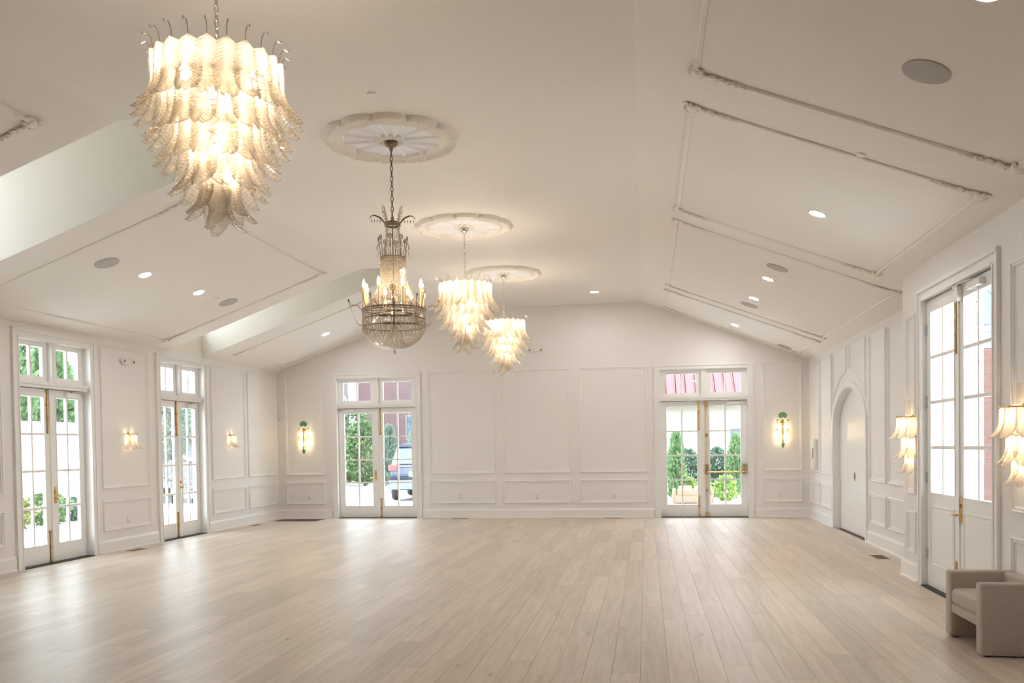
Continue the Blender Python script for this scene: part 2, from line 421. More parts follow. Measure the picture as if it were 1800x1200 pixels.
# ------------------------------------------------------------------ wall panels, baseboards
PROF = [(0, 0), (0, .012), (.006, .024), (.016, .026), (.022, .016), (.036, .013), (.042, .018), (.048, .006), (.056, .003), (.056, 0)]
def panel(parent, wall, a, z0, b, z1, pts=None):
    if wall == 'back': O, Ux, N = (0, D, 0), (1, 0, 0), (0, -1, 0)
    elif wall == 'left': O, Ux, N = (XL, 0, 0), (0, 1, 0), (1, 0, 0)
    elif wall == 'right': O, Ux, N = (XR, 0, 0), (0, 1, 0), (-1, 0, 0)
    else: O, Ux, N = (XP, 0, 0), (0, 1, 0), (-1, 0, 0)
    m = MB(); m.frame(pts or rect(a, z0, b, z1), O, Ux, (0, 0, 1), N, PROF)
    return m.build('panel_moulding', TRIM, parent)
for a, b in ((-8.03, -7.115), (-4.72, -3.26), (-3.065, -1.61), (-1.415, .035), (2.375, 3.165)):
    panel(wb_, 'back', a, .965, b, 3.20); panel(wb_, 'back', a, .315, b, .815)
for a, b in ((8.75, 10.08), (12.16, 13.45), (15.56, 16.96), (17.09, 18.50)):
    panel(wl, 'left', a, .985, b, 3.165); panel(wl, 'left', a, .33, b, .80)
for a, b in ((10.75, 11.70), (11.86, 12.68), (12.80, 13.70), (16.40, 17.43), (17.52, 18.46)):
    panel(wr, 'right', a, .945, b, 3.13); panel(wr, 'right', a, .32, b, .765)
# the two panels over the arch
h2, sp2, ri2 = AH+.12, 2.02, .70
def az(y): return arch_z(y-AY, h2, sp2, ri2)
for a, b in ((13.93, 15.0), (15.2, 16.27)):
    low = [(a+(b-a)*i/10, az(a+(b-a)*i/10)) for i in range(11)]
    panel(wr, 'right', 0, 0, 0, 0, low+[(b, 3.13), (a, 3.13)])
panel(wr, 'proj', 10.02, .955, 10.34, 2.92); panel(wr, 'proj', 10.02, .30, 10.34, .765)
panel(wr, 'proj', 5.4, .955, 7.50, 2.95); panel(wr, 'proj', 5.4, .30, 7.50, .765)
def base_run(name, label, segs, wall):
    m = MB()
    P = [(0, 0), (.035, 0), (.035, .02), (.022, .03), (.022, .165), (.014, .185), (.008, .20), (0, .20)]
    for a, b in segs:
        for i in range(1):
            if wall == 'back': m.prism([(a, D-q, z) for q, z in P], (b-a, 0, 0))
            elif wall == 'left': m.prism([(XL+q, a, z) for q, z in P], (0, b-a, 0))
            elif wall == 'right': m.prism([(XR-q, a, z) for q, z in P], (0, b-a, 0))
            else: m.prism([(XP-q, a, z) for q, z in P], (0, b-a, 0))
    return m
def cuts(lo, hi, holes, c=.135):
    out = []; y = lo
    for a, b in sorted(holes): out.append((y, a-c)); y = b+c
    out.append((y, hi)); return out
for nm, lb, mm in (('baseboard_back', 'white baseboard along the end wall', base_run('', '', cuts(XL, XR, DB), 'back')),
                   ('baseboard_left', 'white baseboard along the left wall', base_run('', '', cuts(YF, D, DL+DLX), 'left'))):
    tag(mm.build(nm, TRIM), lb, 'baseboard', kind='structure')
mm = base_run('', '', [(YP, AY-AH-.1), (AY+AH+.1, D)], 'right'); m2 = base_run('', '', [(YF, RD0-.17), (RD1+.17, YP+.035)], 'proj')
mm.add(m2.v, m2.f)
tag(mm.build('baseboard_right', TRIM), 'white baseboard along the right wall and recess', 'baseboard', kind='structure')

# ------------------------------------------------------------------ arched door
def arched():
    m = MB(); c = .09
    ge = .005
    ins = [(AY-AH+ge, 0)]+[(AY+(y-AY)*(AH-ge)/AH, z-ge) for y, z in arch_pts()]+[(AY+AH-ge, 0)]
    out = [(AY-AH-c, 0)]+[(AY+(y-AY)*(AH+c)/AH, z+c) for y, z in arch_pts()]+[(AY+AH+c, 0)]
    n = len(ins); x0, x1, x2 = XR-.03, XR, XR+.16
    vs = []; fs = []
    for (y, z) in out: vs.append((x1, y, z))
    for (y, z) in out: vs.append((x0, y, z))
    for (y, z) in ins: vs.append((x0, y, z))
    for (y, z) in ins: vs.append((x2, y, z))
    for k in range(3):
        for i in range(n-1): fs.append((k*n+i, k*n+i+1, (k+1)*n+i+1, (k+1)*n+i))
    m.add(vs, fs)
    d = tag(m.build('door_6', TRIM), 'white plain arched door in the right recess', 'door', kind='structure')
    g = .012; P = [(AY-AH+g, .01)]+[(AY+(y-AY)*(AH-g)/AH, z-g) for y, z in arch_pts()]+[(AY+AH-g, .01)]
    lf = MB(); lf.prism([(XR+.10, y, z) for y, z in P], (.05, 0, 0)); leaf = lf.build('door_leaf', DOORW, d)
    k = MB(); k.box(XR+.094, 15.10, .90, XR+.10, 15.16, 1.02); k.lathe([(.012, 0), (.012, .03), (.02, .035), (.02, .05), (.001, .052)], (0, 0, 0), 10)
    p = MB(); p.box(XR+.093, 15.09, .89, XR+.101, 15.17, 1.03); p.build('latch_plate', NICKEL, leaf)
    q = MB(); q.box(XR+.088, 15.11, .92, XR+.095, 15.15, 1.0); q.build('finger_pull', BRONZE, leaf)
    bk = MB(); bk.prism([(XR+.152, y, z) for y, z in [(AY-AH, 0)]+arch_pts()+[(AY+AH, 0)]], (.01, 0, 0)); bk.build('dark_gap_backing', BLACK, d)  # black sheet added behind the whole leaf, giving its edge gap a painted shade
arched()

# ------------------------------------------------------------------ French doors
def hardware_bolt(parent, x, z0, z1, y=-.02, m=BRASS, ends=4):
    b = MB(); b.tube([(x, y-.012, z0), (x, y-.012, z1)], .009, 8)
    for i in range(ends):
        z = z0+(z1-z0)*(.05+.9*i/(ends-1)); b.blob((x, y-.014, z), (.02, .016, .018), 8, 5); b.box(x-.026, y-.004, z-.016, x+.026, y+.004, z+.016)
    b.box(x-.016, y-.002, z0, x+.016, y+.003, z1)
    return b.build('surface_bolt', m, parent)
def hardware_lever(parent, x, z, sgn, y=-.02, hgt=.23):
    h = MB(); h.box(x-.026, y-.007, z-hgt*.42, x+.026, y+.002, z+hgt*.58)
    h.lathe([(.012, 0), (.012, .03), (.02, .034), (.02, .045), (.001, .047)], (x, y-.05, z-.03), 10, 'y')
    h.tube([(x, y-.048, z-.03), (x+sgn*.05, y-.052, z-.03), (x+sgn*.13, y-.05, z-.036)], [.010, .009, .007], 8)
    h.blob((x, y-.012, z+.06), (.014, .012, .02), 8, 5)
    return h.build('door_handle', BRASS, parent)
def hardware_closer(parent, x0, x1, z, sgn, arm, y=-.02):
    c = MB(); c.box(x0, y-.055, z-.03, x1, y, z+.03); c.lathe([(.016, -.045), (.016, .05)], ((x0+x1)/2, y-.03, z), 10)
    o = c.build('door_closer', WHITEP, parent)
    a = MB(); xa = (x0+x1)/2
    a.tube([(xa, y-.03, z+.045), (xa+sgn*arm*.55, y-.09, z+.05), (xa+sgn*arm, y-.03, z+.05)], .009, 6); a.box(xa+sgn*arm-.03, y-.05, z+.035, xa+sgn*arm+.03, y, z+.07)
    a.build('closer_arm', GREYM, o); return o
def leaf_mesh(w, h, gz0, gz1, st, rows, cols, th=.045, y=-.02, lower_panel=False, mun=.034):
    m = MB(); y1 = y+th
    m.box(0, y, .012, st, y1, h); m.box(w-st, y, .012, w, y1, h); m.box(st, y, gz1, w-st, y1, h); m.box(st, y, .012, w-st, y1, gz0)
    gw = w-2*st; gh = gz1-gz0; cells = []
    for c in range(1, cols):
        xc = st+gw*c/cols; m.box(xc-mun/2, y+.004, gz0, xc+mun/2, y1-.004, gz1)
    for r in range(1, rows):
        zc_ = gz0+gh*r/rows; m.box(st, y+.006, zc_-mun/2, w-st, y1-.006, zc_+mun/2)
    for c in range(cols):
        for r in range(rows):
            cells.append((st+gw*(c+.5)/cols, gz0+gh*(r+.5)/rows))
    m.frame(rect(st-.012, gz0-.012, w-st+.012, gz1+.012), (0, y, 0), (1, 0, 0), (0, 0, 1), (0, -1, 0), [(0, 0), (0, .006), (.012, .004), (.014, -.01)])
    if lower_panel:
        m.frame(rect(st-.01, .24, w-st+.01, gz0-.13), (0, y, 0), (1, 0, 0), (0, 0, 1), (0, -1, 0), [(0, 0), (.004, .010), (.018, .012), (.026, .002), (.04, .002), (.05, .008), (.055, .008)])
        m.box(st+.045, y-.008, .295, w-st-.045, y, gz0-.185)
    return m, cells, gw/cols-.0, gh/rows
def french_door(num, wnum, loc, rz, W, label, wlabel, kind, st=.13, H=HD):
    d = MB(); c = .115; hw = W/2; top = HO+.10 if wnum else RDH+.13
    # casing on the room side, jambs, head, transom bar
    inner_top = HO if wnum else RDH+.012
    for s in (-1, 1):
        x0 = s*(hw+.0); d.box(x0, -.022, 0, s*(hw+c), -.001, top); d.box(s*(hw+c-.03), -.034, 0, s*(hw+c+.003), -.001, top+.002); d.box(s*(hw-.003), -.03, 0, s*(hw+.018), -.004, inner_top)
        d.box(s*(hw-.001), -.018, 0, s*(hw+.028), .24, inner_top-.001)
    d.box(-hw-.001, -.0215, inner_top+.001, hw+.001, -.001, top-.001); d.box(-hw-c-.006, -.042, top-.035, hw+c+.006, -.001, top+.004); d.box(-hw+.02, -.03, inner_top-.003, hw-.02, -.004, inner_top+.018)
    if not wnum: d.box(-hw, 0, inner_top, hw, .2, inner_top+.03)
    yl = .10 if wnum else .035                      # leaf recess
    if wnum: d.box(-hw-.03, .02, H+.008, hw+.03, .20, H+.10); d.box(-hw, .005, H+.05, hw, .02, H+.10); d.box(-hw-.03, 0, HO-.02, hw+.03, .24, HO+.005)
    do = d.build('door_%d' % num, TRIM); do.location = loc; do.rotation_euler = (0, 0, rz)
    tag(do, label, 'door', kind='structure')
    th = MB(); th.box(-hw, -.035, .0, hw, .24, .011); th.build('threshold', BLACK, do)
    ws = MB()
    ws.box(-hw, yl+.045, 0, -hw+.02, yl+.06, H); ws.box(hw-.02, yl+.045, 0, hw, yl+.06, H); ws.box(-hw, yl+.045, H-.02, hw, yl+.06, H+.01)
    ws.build('dark_gap_backing', BLACK, do)  # black strips added behind the leaf gaps to draw them as dark lines
    lw = hw-.006
    if wnum: gz0, gz1, rows = .27, 2.325, 4
    else: gz0, gz1, rows = 1.0, 2.87, 4
    m, cells, pw, ph = leaf_mesh(lw, H, gz0, gz1, st, rows, 2, y=0, lower_panel=not wnum)
    lme = m.mesh('door_leaf'); pme = MB().box(-pw/2-.004, .018, -ph/2-.004, pw/2+.004, .024, ph/2+.004).mesh('pane')
    leaves = []
    for s in (0, 1):
        lo = link('door_leaf', lme, DOORW, do, ((-hw+.005 if s == 0 else .001), yl, 0))
        for cx_, cz_ in cells: link('pane', pme, PANE, lo, (cx_, 0, cz_))
        leaves.append(lo)
    L, Rr = leaves
    # astragal on the meeting stile
    as_ = MB(); as_.box(-.022, -.012, .012, .022, 0, H); as_.build('astragal', DOORW, Rr if kind != 'BL' else L, loc=((0.0 if kind != 'BL' else lw), 0, 0))
    if kind == 'left':
        hardware_bolt(L, lw-.06, H-.62, H, 0); hardware_bolt(L, lw-.06, .012, .46, 0, ends=3)
        hardware_lever(Rr, .06, .93, 1, 0); hardware_closer(Rr, lw-.42, lw-.16, H-.06, 1, .45, 0)
    elif kind == 'BL':
        hardware_bolt(Rr, .06, H-.60, H, 0); hardware_bolt(Rr, .06, .012, .44, 0, ends=3)
        hardware_lever(L, lw-.06, .93, -1, 0); hardware_closer(L, .12, .38, H-.05, -1, .24, 0)
    elif kind == 'BR':
        hardware_bolt(L, lw-.10, H-.62, H, 0); hardware_bolt(L, lw-.10, .012, .46, 0, ends=3)
        pb = MB(); x0 = .06; xb = lw-.06; z = .97
        pb.box(x0-.03, -.05, z-.06, x0+.03, 0, z+.14); pb.box(xb-.03, -.05, z-.06, xb+.03, 0, z+.14)
        pb.tube([(x0, -.07, z-.02), (xb, -.07, z-.02)], .014, 10); pb.box(x0-.02, -.08, z-.05, x0+.02, -.04, z+.02); pb.box(xb-.02, -.08, z-.05, xb+.02, -.04, z+.02)
        pb.build('panic_bar', BRASS, Rr)
        ro = MB(); ro.tube([(x0, -.02, .012), (x0, -.02, H)], .008, 8)
        for zz in (.03, .56, 1.72, H-.06): ro.box(x0-.02, -.03, zz-.03, x0+.02, 0, zz+.03)
        ro.box(x0-.035, -.045, H-.12, x0+.035, 0, H-.01); ro.box(x0-.03, -.04, .015, x0+.03, 0, .10)
        ro.build('vertical_rod', BRASS, Rr)
        hardware_closer(Rr, lw-.42, lw-.16, H-.05, -1, .2, 0)
    elif kind == 'tall':
        hardware_bolt(L, lw-.045, H-.64, H, 0, ends=5); hardware_bolt(L, lw-.045, .30, .37, 0, ends=3)
        hardware_lever(Rr, .05, .86, -1, 0, .25)
        hardware_closer(Rr, lw-.62, lw-.30, H-.07, -1, .5, 0)
        mg = MB(); mg.box(.02, -.05, H-.16, .10, 0, H-.02); mg.build('magnetic_lock', WHITEP, Rr)
        hg = MB()
        for s, lf in ((0, L), (1, Rr)):
            for z in (.35, 1.15, 1.95, 2.70):
                h = MB(); xx = 0.0 if s == 0 else lw; h.tube([(xx, -.012, z-.06), (xx, -.012, z+.06)], .011, 8); h.box(xx-.02, -.006, z-.055, xx+.02, .001, z+.055)
                h.build('hinge', GREYM, lf)
    if wnum:
        z0, z1 = H+.10, HO-.02
        w = MB(); w.box(-.045, .02, z0, .045, .17, z1)
        wo2 = w.build('window_%d' % wnum, TRIM); wo2.location = loc; wo2.rotation_euler = (0, 0, rz)
        tag(wo2, wlabel, 'window', kind='structure')
        sw = hw-.045
        sm = MB(); fr_ = .125; yy = .09
        sm.box(0, yy, z0, fr_, yy+.045, z1); sm.box(sw-.10, yy, z0, sw, yy+.045, z1); sm.box(fr_, yy, z0, sw-.1, yy+.045, z0+.075); sm.box(fr_, yy, z1-.075, sw-.1, yy+.045, z1)
        xc = (fr_+sw-.1)/2; sm.box(xc-.017, yy+.004, z0+.075, xc+.017, yy+.041, z1-.075)
        sme = sm.mesh('sash'); p2 = MB().box(fr_-.004, yy+.018, z0+.07, xc, yy+.024, z1-.07).mesh('pane')
        # left sash is mirrored so the wide stile sits at the jamb
        for s in (0, 1):
            so = link('sash', sme, DOORW, wo2, (-hw, 0, 0) if s == 0 else (hw, 0, 0), None, (1, 1, 1) if s == 0 else (-1, 1, 1))
            for k in (0, 1): link('pane', p2, PANE, so, (k*(sw-.1-xc+0), 0, 0))
    return do
french_door(1, 1, (XL, sum(DL[0])/2, 0), PI/2, DL[0][1]-DL[0][0], 'white French doors nearest the camera on the left wall, planting outside', 'white four pane transom over the nearest left French doors', 'left')
french_door(2, 2, (XL, sum(DL[1])/2, 0), PI/2, DL[1][1]-DL[1][0], 'white French doors farther along the left wall, railing outside', 'white four pane transom over the farther left French doors', 'left')
french_door(3, 3, (sum(DB[0])/2, D, 0), 0, DB[0][1]-DB[0][0], 'white French doors at the left of the end wall, car outside', 'white four pane transom showing brick, left of the end wall', 'BL')
french_door(4, 4, (sum(DB[1])/2, D, 0), 0, DB[1][1]-DB[1][0], 'white French doors with brass push bar at the right of the end wall', 'white four pane transom showing red roof, right of the end wall', 'BR')
french_door(5, 0, (XP, (RD0+RD1)/2, 0), -PI/2, RD1-RD0, 'tall white glazed double doors with lower panels on the right wall', None, 'tall', H=RDH)
for i, (a, b) in enumerate(DLX):                   # the same doors beside and behind the camera
    hw = (b-a)/2; m = MB()
    for s in (-1, 1):
        m.box(s*hw, -.022, 0, s*(hw+.115), 0, HO+.1); m.box(s*hw, -.02, 0, s*(hw+.03), .24, HO)
    m.box(-hw-.115, -.022, HO, hw+.115, 0, HO+.1); m.box(-hw, .02, HD, hw, .2, HD+.1)
    for s in (-1, 1):
        q0, q1 = (0, hw) if s > 0 else (-hw, 0)
        m.box(q0, .1, 0, q0+.12, .145, HO); m.box(q1-.12, .1, 0, q1, .145, HO); m.box(q0, .1, 0, q1, .145, .27)
    o = m.build('door_%d' % (7+i), TRIM); o.location = (XL, (a+b)/2, 0); o.rotation_euler = (0, 0, PI/2)
    tag(o, 'white French doors of the left wall beside the camera, out of the frame', 'door', kind='structure')
    MB().box(-hw, .12, .01, hw, .125, HO).build('pane', PANE, o)

# ------------------------------------------------------------------ ceiling mouldings
nR = Vector((SLR, 0, 1)).normalized()*-1; uR = Vector((1, 0, -SLR)).normalized()
nL = Vector((-SLL, 0, 1)).normalized()*-1; uL = Vector((-1, 0, -SLL)).normalized()
CPROF = [(0, 0), (0, .010), (.008, .016), (.018, .019), (.028, .012), (.036, .012), (.040, .005), (.040, 0)]
def ornament():
    # acanthus corner: scrolls, beads and leaves along two legs
    m = MB()
    def scroll(cx, cy_, r, turns, a0, sg, t=.010):
        m.tube([(cx+r*(1-i/26.)*math.cos(a0+sg*turns*2*PI*i/22), cy_+r*(1-i/26.)*math.sin(a0+sg*turns*2*PI*i/22), .014) for i in range(23)], t, 6)
    m.blob((.035, .035, .012), (.045, .045, .028), 10, 6)
    scroll(.075, .02, .036, 1.3, PI, 1); scroll(.02, .075, .036, 1.3, -PI/2, -1); scroll(-.005, -.005, .03, 1.1, 0, 1)
    for k in range(7):
        a = k*2*PI/7; m.blob((.035+.05*math.cos(a), .035+.05*math.sin(a), .014), (.018, .018, .016), 6, 4)
    for i in range(9):
        t = i/8; x = .12+.22*t; r = .026*(1-.55*t)
        m.blob((x, .022+.012*math.sin(i*2.4), .012), (r*1.2, r, .016), 6, 4)
        if i % 2 == 0: m.tube([(x, .02, .01), (x+.02, .045*(1-.5*t)+.01, .018), (x+.045, .05*(1-.6*t)+.01, .008)], [.010, .008, .003], 5)
    scroll(.20, .035, .026, 1.2, 0, -1, .008); scroll(.29, .024, .018, 1.2, 0, 1, .006)
    m.blob((.37, .02, .012), (.02, .016, .016), 8, 5)
    for i in range(4):
        t = i/3; m.blob((.022, .12+.07*t, .012), (.020*(1-.4*t), .024*(1-.4*t), .016), 6, 4)
    return m.mesh('corner_ornament', True)
ORN = ornament()
def ceil_panel(parent, side, xa, ya, xb, yb, corners):
    # xa nearer the crease, xb nearer the wall
    if side == 'R': u, n, base = uR, nR, Vector((XCR, 0, ZC)); k = math.sqrt(1+SLR**2); ua, ub = (xa-XCR)*k, (xb-XCR)*k
    else: u, n, base = uL, nL, Vector((XCL, 0, ZC)); k = math.sqrt(1+SLL**2); ua, ub = (XCL-xa)*k, (XCL-xb)*k
    m = MB(); m.frame(rect(ua, ya, ub, yb), base, u, (0, 1, 0), n, CPROF)
    p = m.build('ceiling_moulding', CMOULD, parent)
    for ci in corners:
        cu = ua if ci in (0, 3) else ub; cv = ya if ci in (0, 1) else yb
        sx = 1 if ci in (0, 3) else -1; sy = 1 if ci in (0, 1) else -1
        B = Matrix((u*sx, Vector((0, 1, 0))*sy, n)).transposed().to_4x4(); B.translation = base+u*(cu-sx*.012)+Vector((0, cv-sy*.012, 0)); B = B @ Matrix.Diagonal((1.15, 1.35, 1.05, 1))
        o = link('corner_ornament', ORN, CMOULD, p); o.matrix_local = B
XO = 3.05
ceil_panel(cr_, 'R', .385, 2.9, XO-.37, 6.83, (0, 1, 2, 3))
ceil_panel(cr_, 'R', .385, 7.46, XO-.37, 10.74, (0, 1, 2, 3))
ceil_panel(cr_, 'R', .395, 11.22, XO, 15.78, (0, 1, 2, 3))
ceil_panel(cr_, 'R', .395, 16.21, XO, 18.3, (0, 1, 2, 3))
ceil_panel(cl_, 'L', -5.14, 3.0, -7.92, 6.83, (0, 1, 2, 3))
ceil_panel(cl_, 'L', -5.14, 9.28, -7.92, 13.54, (0, 1, 2, 3))
ceil_panel(cl_, 'L', -5.14, 15.95, -7.88, 18.3, (0, 1, 2, 3))

# ------------------------------------------------------------------ medallions
def medallion():
    disc = MB(); rim = MB(); NA = 288; NP = 12
    def grid(mb, rr, hf):
        vs, fs = [], []; n = len(rr(0))
        for k in range(NA):
            a = 2*PI*k/NA
            for j, r in enumerate(rr(a)): vs.append((r*math.cos(a), r*math.sin(a), -hf(r, a, j)))
        for k in range(NA):
            q = (k+1) % NA
            for j in range(n-1): fs.append((k*n+j, k*n+j+1, q*n+j+1, q*n+j))
        mb.add(vs, fs)
    def spoke(a): d = abs(((a*NP/(2*PI)) % 1)-.5)*2; return d      # 1 on a spoke, 0 between
    Rin = lambda a: .475-.03*(1-spoke(a)**2)
    def hd(r, a, j):
        d = (1-spoke(a))*PI/NP*r
        return .010+.026*math.exp(-(d/.012)**2)
    grid(disc, lambda a: [.13+(Rin(a)+.01-.13)*j/12 for j in range(13)], hd)
    Ro = lambda a: .60+.055*math.sqrt(max(0, 1-spoke(a)**2.2))
    def rr2(a): return [Rin(a)+(Ro(a)-Rin(a))*t for t in (0, .06, .13, .22, .32, .42, .55, .66, .76, .86, .94, 1)]+[Ro(a)+.004]
    H2 = [.010, .040, .048, .036, .024, .014, .020, .036, .050, .052, .042, .022, 0.]
    def hr(r, a, j):
        b = .008*math.sin(a*NP*9) if j in (7, 8, 9, 10) else (.004*math.sin(a*NP*7) if j in (1, 2) else 0)
        return max(0, H2[j]+b)
    grid(rim, rr2, hr)
    ring = MB()
    grid(ring, lambda a: [.02, .05, .07, .085, .10, .115, .125, .135, .14], lambda r, a, j: [.03, .03, .04, .032, .042, .046, .036, .03, .012][j]+(.006*math.sin(a*24) if j in (4, 5, 6) else 0))
    return disc.mesh('rosette_disc', True), rim.mesh('scalloped_rim', True), ring.mesh('centre_ring', True)
md, mr_, mc = medallion()
MEDS = [(-2.41, 8.22), (-2.41, 11.64), (-2.41, 14.93)]
for (x, y), lb in zip(MEDS, ('largest white scalloped ceiling medallion above the crystal chandelier', 'cream scalloped ceiling medallion above the middle leaf chandelier', 'cream scalloped ceiling medallion nearest the end wall')):
    t = thing('ceiling_medallion', (x, y, ZC), lb, 'medallion', 'plaster ceiling medallions')
    link('rosette_disc', md, PLASTER, t); link('scalloped_rim', mr_, CMOULD, t); link('centre_ring', mc, CMOULD, t)

# ------------------------------------------------------------------ glass leaf
def leaf_shape(L=.33, W=.10, flare=.10, rows=44, cols=6, amp=.0035, tip=.16, droop=.28):
    m = MB(); F, Bk, A = [], [], []
    for i in range(rows+1):
        t = i/rows; rg = 1. if i % 2 else 0.
        w = W/2*(.78+.22*math.sin(min(1, t/.5)*PI/2))*(1 if t < .62 else 1-(1-tip)*((t-.62)/.38)**1.7)
        w *= 1+(.05 if rg else -.03)
        cx = flare*max(0, (t-.38)/.62)**2.1
        for j in range(cols+1):
            s = -1+2*j/cols
            z = -L*t-droop*w*abs(s)**1.4+ (.0 if t < .9 else 0)
            xx = cx-.018*s*s*(1-.4*t)+amp*(rg*2-1)*(0 if j == cols//2 else 1)+(.005 if j == cols//2 else 0)
            F.append((xx, s*w, z)); Bk.append((xx-.006, s*w*.98, z)); A.append(max(rg*.9, 1. if j == cols//2 else 0, .8 if abs(s) > .99 else 0))
    n = cols+1; fs = []; o = len(F)
    for i in range(rows):
        for j in range(cols):
            a = i*n+j; fs.append((a, a+1, a+n+1, a+n)); fs.append((o+a, o+a+n, o+a+n+1, o+a+1))
        for j in (0, cols):
            a = i*n+j; fs.append((a, a+n, o+a+n, o+a))
    for j in range(cols):
        fs.append((j, o+j, o+j+1, j+1)); a = rows*n+j; fs.append((a, a+1, o+a+1, o+a))
    m.add(F+Bk, fs, A+[q*.6 for q in A])
    return m
LEAFM = leaf_shape(L=.34, W=.142, flare=.115, tip=.24, amp=.0052, rows=36, droop=.5).mesh('glass_leaf', True, True)
LEAFF = leaf_shape(L=.24, W=.115, flare=.085, rows=24, cols=6, amp=.0012, tip=.30, droop=.12).mesh('glass_leaf', True, True)
um = MB()
for k in range(5):
    a0 = (-.5+k/5)*PI*.9; a1 = (-.5+(k+1)/5)*PI*.9; q = [(.055*math.cos(a)-.03, .055*math.sin(a)) for a in (a0, a1)]
    um.prism([(q[0][0], q[0][1], 0), (q[1][0], q[1][1], 0), (q[1][0]*1.05, q[1][1]*1.05, .165), (q[0][0]*1.05, q[0][1]*1.05, .165)], (-.005, 0, 0))
LEAFU = um.mesh('upright_leaf', False, True)
CURL = lambda a, r: (r*math.cos(a), r*math.sin(a))
def chain_mesh(h, link_l=.052, r=.0038, w=.011):
    m = MB(); n = max(2, int(h/(link_l*.78))); st = h/n
    for i in range(n):
        zc_ = -st*(i+.5); ll = st*1.22/2
        pts = []
        for k in range(12):
            a = 2*PI*k/12; p = (w*math.cos(a), ll*math.sin(a))
            pts.append((p[0], 0, zc_+p[1]) if i % 2 else (0, p[0], zc_+p[1]))
        m.tube(pts, r, 5, True)
    return m
def leaf_chandelier(loc, drop, label, group, canopy=True):
    t = thing('leaf_chandelier', loc, label, 'chandelier', group)
    c = MB(); c.lathe([(.062, 0), (.062, -.012), (.055, -.03), (.03, -.05), (.014, -.056), (.010, -.085), (.001, -.088)], (0, 0, -.045 if canopy else 0), 20)
    c.build('canopy', NICKEL, t, True)
    tag(chain_mesh(drop-.08).build('chain', NICKEL, t, True, loc=(0, 0, -.13)), None)
    f = MB(); z0 = -drop
    tiers = [(0, .36, 22), (-.13, .30, 18), (-.27, .24, 15), (-.41, .17, 11), (-.555, .10, 7), (-.665, .045, 3)]
    f.tube([(0, 0, z0+.06), (0, 0, z0-.70)], .012, 8)
    hk = MB(); ri = random.random()
    for k, (dz, r, n) in enumerate(tiers):
        z = z0+dz
        f.tube([(r*math.cos(2*PI*i/32)*.93, r*math.sin(2*PI*i/32)*.93, z-.02) for i in range(32)], .005, 5, True)
        for q in range(4): f.tube([(0, 0, z-.02), (r*.93*math.cos(q*PI/2+k), r*.93*math.sin(q*PI/2+k), z-.02)], .004, 5)
        for i in range(n):
            a = 2*PI*(i+.5*(k % 2)+ri)/n
            s = 1. if k < 4 else (.95 if k == 4 else .82)
            link('glass_leaf', LEAFM, LEAF, t, (r*math.cos(a), r*math.sin(a), z), (random.uniform(-.03, .03), random.uniform(-.04, .04), a+random.uniform(-.08, .08)), (s, s, s*random.uniform(.97, 1.03)))
            if k == 0:
                u = Vector((math.cos(a), math.sin(a), 0))
                hk.tube([u*(r-.02)+Vector((0, 0, z-.02)), u*(r-.008)+Vector((0, 0, z+.05)), u*(r+.012)+Vector((0, 0, z+.075)), u*(r+.035)+Vector((0, 0, z+.06)), u*(r+.042)+Vector((0, 0, z+.072))], .0028, 4)
    f.build('frame', NICKEL, t)
    tag(hk.build('wire_hooks', NICKEL, t), 'thin wire hooks above the top ring of leaves', kind='stuff')
    bl = MB(); bl.lathe([(.006, .05), (.011, .03), (.016, .02), (.028, -.005), (.030, -.025), (.020, -.045), (.001, -.052)], (0, 0, 0), 10)
    bme = bl.mesh('bulb', True)
    for (bx, by, bz) in ((.20, .02, -.10), (-.12, .17, -.10), (-.10, -.18, -.10), (.10, -.10, -.27), (-.06, .13, -.30), (0, -.055, -.47), (.02, .05, -.60)):
        link('bulb', bme, BULB, t, (bx, by, z0+bz))
    return t
leaf_chandelier((-2.36, 4.64, ZC), ZC-3.72, 'largest ribbed glass leaf chandelier, nearest the camera on the left', 'leaf chandeliers', False)
leaf_chandelier((-2.41, 11.64, ZC), ZC-3.76, 'middle ribbed glass leaf chandelier beyond the crystal one', 'leaf chandeliers')
leaf_chandelier((-2.41, 14.93, ZC), ZC-3.72, 'smallest looking glass leaf chandelier, nearest the end wall', 'leaf chandeliers')

